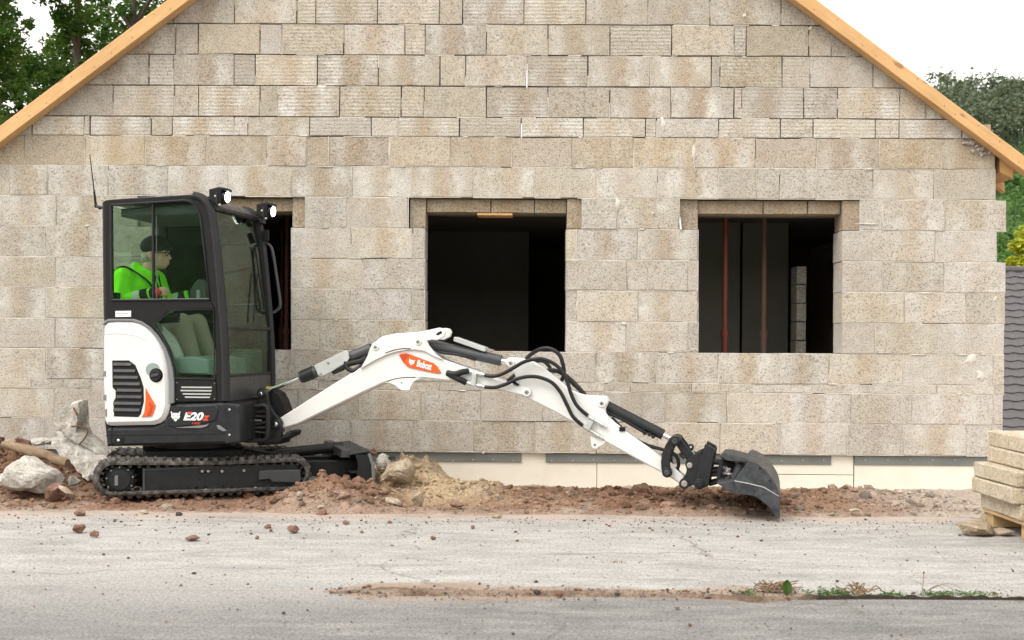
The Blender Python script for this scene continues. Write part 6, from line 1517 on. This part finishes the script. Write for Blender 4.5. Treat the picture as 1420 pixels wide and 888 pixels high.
# upright broad leaf and dry twigs
p = on_ground(1091, 826, 0)
g = G(WORLD); vs = []
rowsl = [(.0, .004), (.012, .010), (.03, .019), (.045, .021), (.058, .015), (.068, .004)]
vs = []
for i, (hh, ww) in enumerate(rowsl):
    bend = .018 * (hh / .068) ** 2
    vs += [(p.x - ww - .004 + hh * .1, p.y - .006 + bend, hh), (p.x + hh * .1, p.y + .004 + bend, hh), (p.x + ww + hh * .1, p.y - .004 + bend, hh - .002)]
g.add(vs, [f for i in range(5) for f in ((3 * i, 3 * i + 1, 3 * i + 4, 3 * i + 3), (3 * i + 1, 3 * i + 2, 3 * i + 5, 3 * i + 4))]); o = g.build('broad_leaf', 'leaf', None, Matrix.Translation(p)); tag(o, 'single upright broad green leaf among the dry twigs', 'leaf')
def twigs(name, px, py, n, ln, label, seed):
    r = random.Random(seed); p = on_ground(px, py, 0); g = G(WORLD)
    for _ in range(n):
        a = r.uniform(-.5, .5) + (math.pi if r.random() < .5 else 0); L = ln * r.uniform(.4, 1); q = p + Vector((r.gauss(0, ln * .35), r.gauss(0, .02), .012))
        g.tube(spline([q, q + Vector((math.cos(a) * L * .5, math.sin(a) * L * .3, r.uniform(0, .035))), q + Vector((math.cos(a) * L, math.sin(a) * L * .5, r.uniform(0, .05)))], 3), [.0032] * 6 + [.0012], 5)
    o = g.build(name, 'twig', None, Matrix.Translation(p)); tag(o, label, 'twigs')
twigs('dry_twigs', 1075, 822, 34, .10, 'tangle of dry brown twigs lying in the pavement joint', 4)
twigs('dry_twigs', 1190, 825, 16, .08, 'scatter of thin dry stems between two green weeds', 5)
p = on_ground(1278, 824, 0); t = depth_at(1281, 794, p.y + 10)
g = G(WORLD); g.tube(spline([p, p.lerp(t, .5) + Vector((.002, 0, 0)), t], 4), .0018, 5); g.ball(t, .006, 6, 5)
q = p.lerp(t, .45); g.tube(spline([q, q + Vector((-.03, 0, .012)), q + Vector((-.05, 0, .02))], 3), .0012, 4)
for k in range(3): q = p + Vector((.02, 0, .01)); g.tube(spline([q, q + Vector((.05 + .02 * k, 0, .03 + .005 * k)), q + Vector((.10 + .03 * k, 0, .01 * k))], 3), .0013, 4)
o = g.build('thin_stalk', 'twig', None, Matrix.Translation(p)); tag(o, 'tall thin stalk with a dark seed head rising from the joint', 'weed')
blades('dry_grass', 857, 781, 14, .03, .02, 'tiny dry grass tuft in the open concrete', 9, 'twig', .002, .9)

# ---------------------------------------------------------------- trees, hill, neighbour
def leaf_cloud(gv, gf, c, rad, n, size, r, squash=.8):
    for _ in range(n):
        v = Vector((r.gauss(0, 1), r.gauss(0, 1), r.gauss(0, 1))).normalized() * rad * (r.random() ** .45); v.z *= squash
        q = c + v; u = Vector((r.gauss(0, 1), r.gauss(0, 1), r.gauss(0, .7))).normalized(); w = u.orthogonal().normalized() if r.random() < .5 else u.cross(Vector((r.gauss(0, 1), r.gauss(0, 1), r.gauss(0, 1)))).normalized(); s = size * r.uniform(.6, 1.3); k = len(gv)
        gv += [q - u * s, q + w * s * .55, q + u * s, q - w * s * .55]; gf.append((k, k + 1, k + 2, k + 3))
def mesh_obj(name, vs, fs, m, parent, Mw, kind=None):
    inv = Mw.inverted(); me = bpy.data.meshes.new(name); me.from_pydata([inv @ v for v in vs], [], fs); me.materials.append(M[m])
    o = finish(bpy.data.objects.new(name, me), parent, Mw)
    if kind: o['kind'] = kind
    return o
def tree(px_trunk, d, clumps, label, seed, extra=(), m='leaf', size=.046, trunk_r=.16, dens=1.0):
    r = random.Random(seed); base = depth_at(px_trunk, 475, d); base.z = -.42
    Mw = Matrix.Translation(base); t = empty('deciduous_tree', Mw, label, 'tree', 'trees behind the house')
    g = G(WORLD); top = depth_at(px_trunk + 4, -60, d); tr = [base, base.lerp(top, .3) + Vector((.1, 0, 0)), base.lerp(top, .65), top]
    g.tube(spline(tr, 5), [trunk_r * (1 - .055 * i) for i in range(16)], 10)
    vs, fs = [], []
    for (cx, cy, rp) in list(clumps) + list(extra):
        c = depth_at(cx, cy, d + r.uniform(-1.2, 1.2)); rad = rp / FPX * d
        n = int(430 * dens * (rp / 30) ** 2 * (.5 if rp < 16 else 1)) + 40
        leaf_cloud(vs, fs, c, rad, n, size, r)
        for _ in range(3): leaf_cloud(vs, fs, c + Vector((r.gauss(0, rad * .8), r.gauss(0, rad * .6), r.gauss(0, rad * .7))), rad * .45, n // 6, size, r)
        zt = max(.35, min(.92, ((c.z - base.z) / (top.z - base.z)) - .08)); s = base.lerp(top, zt)
        g.tube(spline([s, s.lerp(c, .5) + Vector((0, 0, .15)), c], 4), [.05, .045, .04, .034, .03, .025, .02, .016, .012], 6)
    g.build('trunk', 'bark', t); mesh_obj('crown', vs, fs, m, t, Mw)
tree(106, 21, [(95, 70, 34), (105, 25, 30), (70, 100, 40), (60, 140, 24), (110, 108, 34), (95, 45, 22), (130, 70, 22), (28, 108, 26), (125, 18, 18), (85, 18, 16), (48, 92, 26), (90, 125, 28)],
     'dark green tree with a thin trunk behind the left roof edge', 2, [(150, 170, 60), (90, 230, 70), (180, 250, 70), (100, -40, 50), (70, -80, 50), (130, -100, 60)])
tree(183, 23, [(178, 20, 30), (205, 8, 26), (150, 45, 30), (150, 90, 24), (165, 60, 26), (140, 8, 16), (228, -12, 24), (190, 45, 22)],
     'taller dark tree cut by the top frame edge, just left of the rafter', 5, [(220, 90, 60), (260, 30, 50), (200, -60, 60), (240, -90, 60), (280, 150, 70), (180, 160, 60), (150, -120, 50)])
tree(-32, 20, [(8, 70, 34), (-6, 105, 42), (22, 128, 22), (6, 30, 18), (-8, 10, 22), (6, 160, 20), (30, 155, 14), (45, 168, 10), (14, 178, 12), (20, 20, 11), (40, 35, 9)],
     'dark leafy tree at the far left, its trunk outside the frame', 8, [(-60, 60, 60), (-50, 140, 60), (-40, 200, 60), (-80, -20, 60), (-90, 220, 60)])
# hill with forest
def hill_h(x, y):
    s = max(0, min(1, (y - 55) / 95)); s = s * s * (3 - 2 * s)
    hx = 27.0 + 2.0 * math.tanh((x - 44) / 12) + 1.2 * n1(x, y, .05) - max(0, (20 - x)) * .16 - max(0, x - 90) * .05
    return -.6 + max(0, hx) * s + .6 * n1(x, y, .12) * s
sheet('added_hillside', -220, 220, -190, -38, lambda x, y: -.5 + 24 * min(1, max(0, (-40 - y) / 95)) ** .8 * (1 + .15 * n1(x, y, .02)) + .8 * n1(x, y, .2), 'hillground', 60, 24)  # unseen hillside added behind the camera to darken reflections and the low sky
vs = sheet('hill', -120, 260, 40, 330, lambda x, y: hill_h(x, y) - (.25 * max(0, y - 190)), 'hillground', 76, 58)
def forest(name, m, n, seed, xr, yr, size, hgt, leafs, lsz, dropr=0.0):
    r = random.Random(seed); vs, fs = [], []
    for _ in range(n):
        x, y = r.uniform(*xr), r.uniform(*yr); z = hill_h(x, y); h = hgt * r.uniform(.7, 1.25); rad = size * r.uniform(.7, 1.2)
        k = len(vs); w = .12
        vs += [Vector((x - w, y, z - .5)), Vector((x + w, y, z - .5)), Vector((x + w * .6, y, z + h)), Vector((x - w * .6, y, z + h)), Vector((x, y - w, z - .5)), Vector((x, y + w, z - .5)), Vector((x, y + w * .6, z + h)), Vector((x, y - w * .6, z + h))]
        fs += [(k, k + 1, k + 2, k + 3), (k + 4, k + 5, k + 6, k + 7)]
        for q in range(4): leaf_cloud(vs, fs, Vector((x + r.gauss(0, rad * .45), y + r.gauss(0, rad * .45), z + h * r.uniform(.55, 1.0))), rad * r.uniform(.45, .8), leafs // 4, lsz, r, .85)
    return mesh_obj(name, vs, fs, m, None, Matrix.Translation((50, 140, 10)), 'stuff')
forest('forest', 'leaf_hill_hazed', 330, 3, (36, 84), (118, 162), 2.3, 6.0, 230, .26)
forest('hill_shrubs', 'leaf_bright', 300, 5, (26, 60), (62, 116), 1.6, 2.2, 150, .20)
forest('autumn_shrubs', 'leaf_autumn', 26, 7, (25, 36), (56, 68), 1.0, 1.7, 110, .2)
# yellow-green bush
r = random.Random(4); c = depth_at(1420, 345, 30); base = Vector((c.x, c.y, -.42))
t = empty('yellow_bush', Matrix.Translation(base), 'bright yellow-green bush above the dark tiled roof at right', 'bush')
vs, fs = [], []
for (a, b, rp) in ((1412, 342, 14), (1424, 325, 18), (1436, 350, 20), (1420, 366, 16), (1450, 330, 22), (1404, 362, 8)): leaf_cloud(vs, fs, depth_at(a, b, 30 + r.uniform(-.3, .3)), rp / FPX * 30, 420, .055, r)
mesh_obj('foliage', vs, fs, 'leaf_yellow', t, Matrix.Translation(base))
g = G(WORLD); g.tube([base, c + Vector((0, 0, -.3))], [.06, .03], 8); g.build('stem', 'bark', t)
# neighbouring tiled roof
ND = 26.0
rt = depth_at(1394, 376, ND); slope = R_(36)
nb = empty('neighbour_house', Matrix.Translation((rt.x, rt.y, -.42)), 'low neighbouring house with a dark grey tiled roof beyond the right corner', 'house')
TW, TH = .30, .245; x0 = rt.x - 2.7
def roofpt(i, j, up=0.0): return Vector((x0 + i * TW, rt.y - j * TH * math.cos(slope) - up * math.sin(slope), rt.z - j * TH * math.sin(slope) + up * math.cos(slope)))
sh = []
for v in range(3):
    me = bpy.data.meshes.new('roof_tile'); w = TW * .985; L = TH * 1.18
    prof = [(0, .0), (.05, .022), (.12, .026), (.19, .006), (.25, .0), (w, .004)]
    vv = []; ff = []
    for (a, b) in prof:
        for (q, e) in ((0, .0), (L, .028)):
            vv.append((a, -q * math.cos(slope) - (b + e) * math.sin(slope), -q * math.sin(slope) + (b + e) * math.cos(slope)))
    for (a, b) in prof: vv.append((a, -L * math.cos(slope) - (b + .008) * math.sin(slope), -L * math.sin(slope) + (b + .008) * math.cos(slope)))
    for i in range(5): ff += [(2 * i, 2 * i + 1, 2 * i + 3, 2 * i + 2), (2 * i + 1, 12 + i, 13 + i, 2 * i + 3)]
    me.from_pydata(vv, [], ff); me.materials.append(M['tile']); me.polygons.foreach_set('use_smooth', [True] * len(ff)); me.set_sharp_from_angle(angle=R_(40)); sh.append(me)
for j in range(25):
    for i in range(16):
        o = bpy.data.objects.new('roof_tile', sh[(i + j) % 3]); p = roofpt(i + (.0 if j % 2 else .0), j, random.uniform(0, .006))
        finish(o, nb, Matrix.Translation(p))
g = G(WORLD); a, b = roofpt(0, 0, -.03), roofpt(16, 0, -.03); c_, d_ = roofpt(0, 25, -.03), roofpt(16, 25, -.03)
g.add([a, b, d_, c_, a + Vector((0, 0, -.12)), b + Vector((0, 0, -.12)), d_ + Vector((0, 0, -.12)), c_ + Vector((0, 0, -.12))], [(0, 1, 2, 3), (7, 6, 5, 4), (0, 4, 5, 1), (1, 5, 6, 2), (2, 6, 7, 3), (3, 7, 4, 0)])
bk = [Vector((v.x, 2 * rt.y - v.y, v.z)) for v in (a, b, d_, c_)]
g.add([bk[0], bk[1], bk[2], bk[3]], [(3, 2, 1, 0)]); g.build('roof_deck', 'tile', nb)
g = G(WORLD); g.tube([roofpt(-.1, 0, .03), roofpt(16.1, 0, .03)], .08, 10); g.build('ridge_cap', 'tile', nb)
g = G(WORLD); g.box(x0 + .2, x0 + 4.6, rt.y - 4.4, rt.y + 4.4, -1.6, rt.z - 25 * TH * math.sin(slope) + .3, .01); g.build('wall', 'render', nb)
print('blocks', NB)
_q = BF.at(1081.5, 720, BY); print('bucket tip z', _q.z, 'depth', (BF.M @ _q).y)
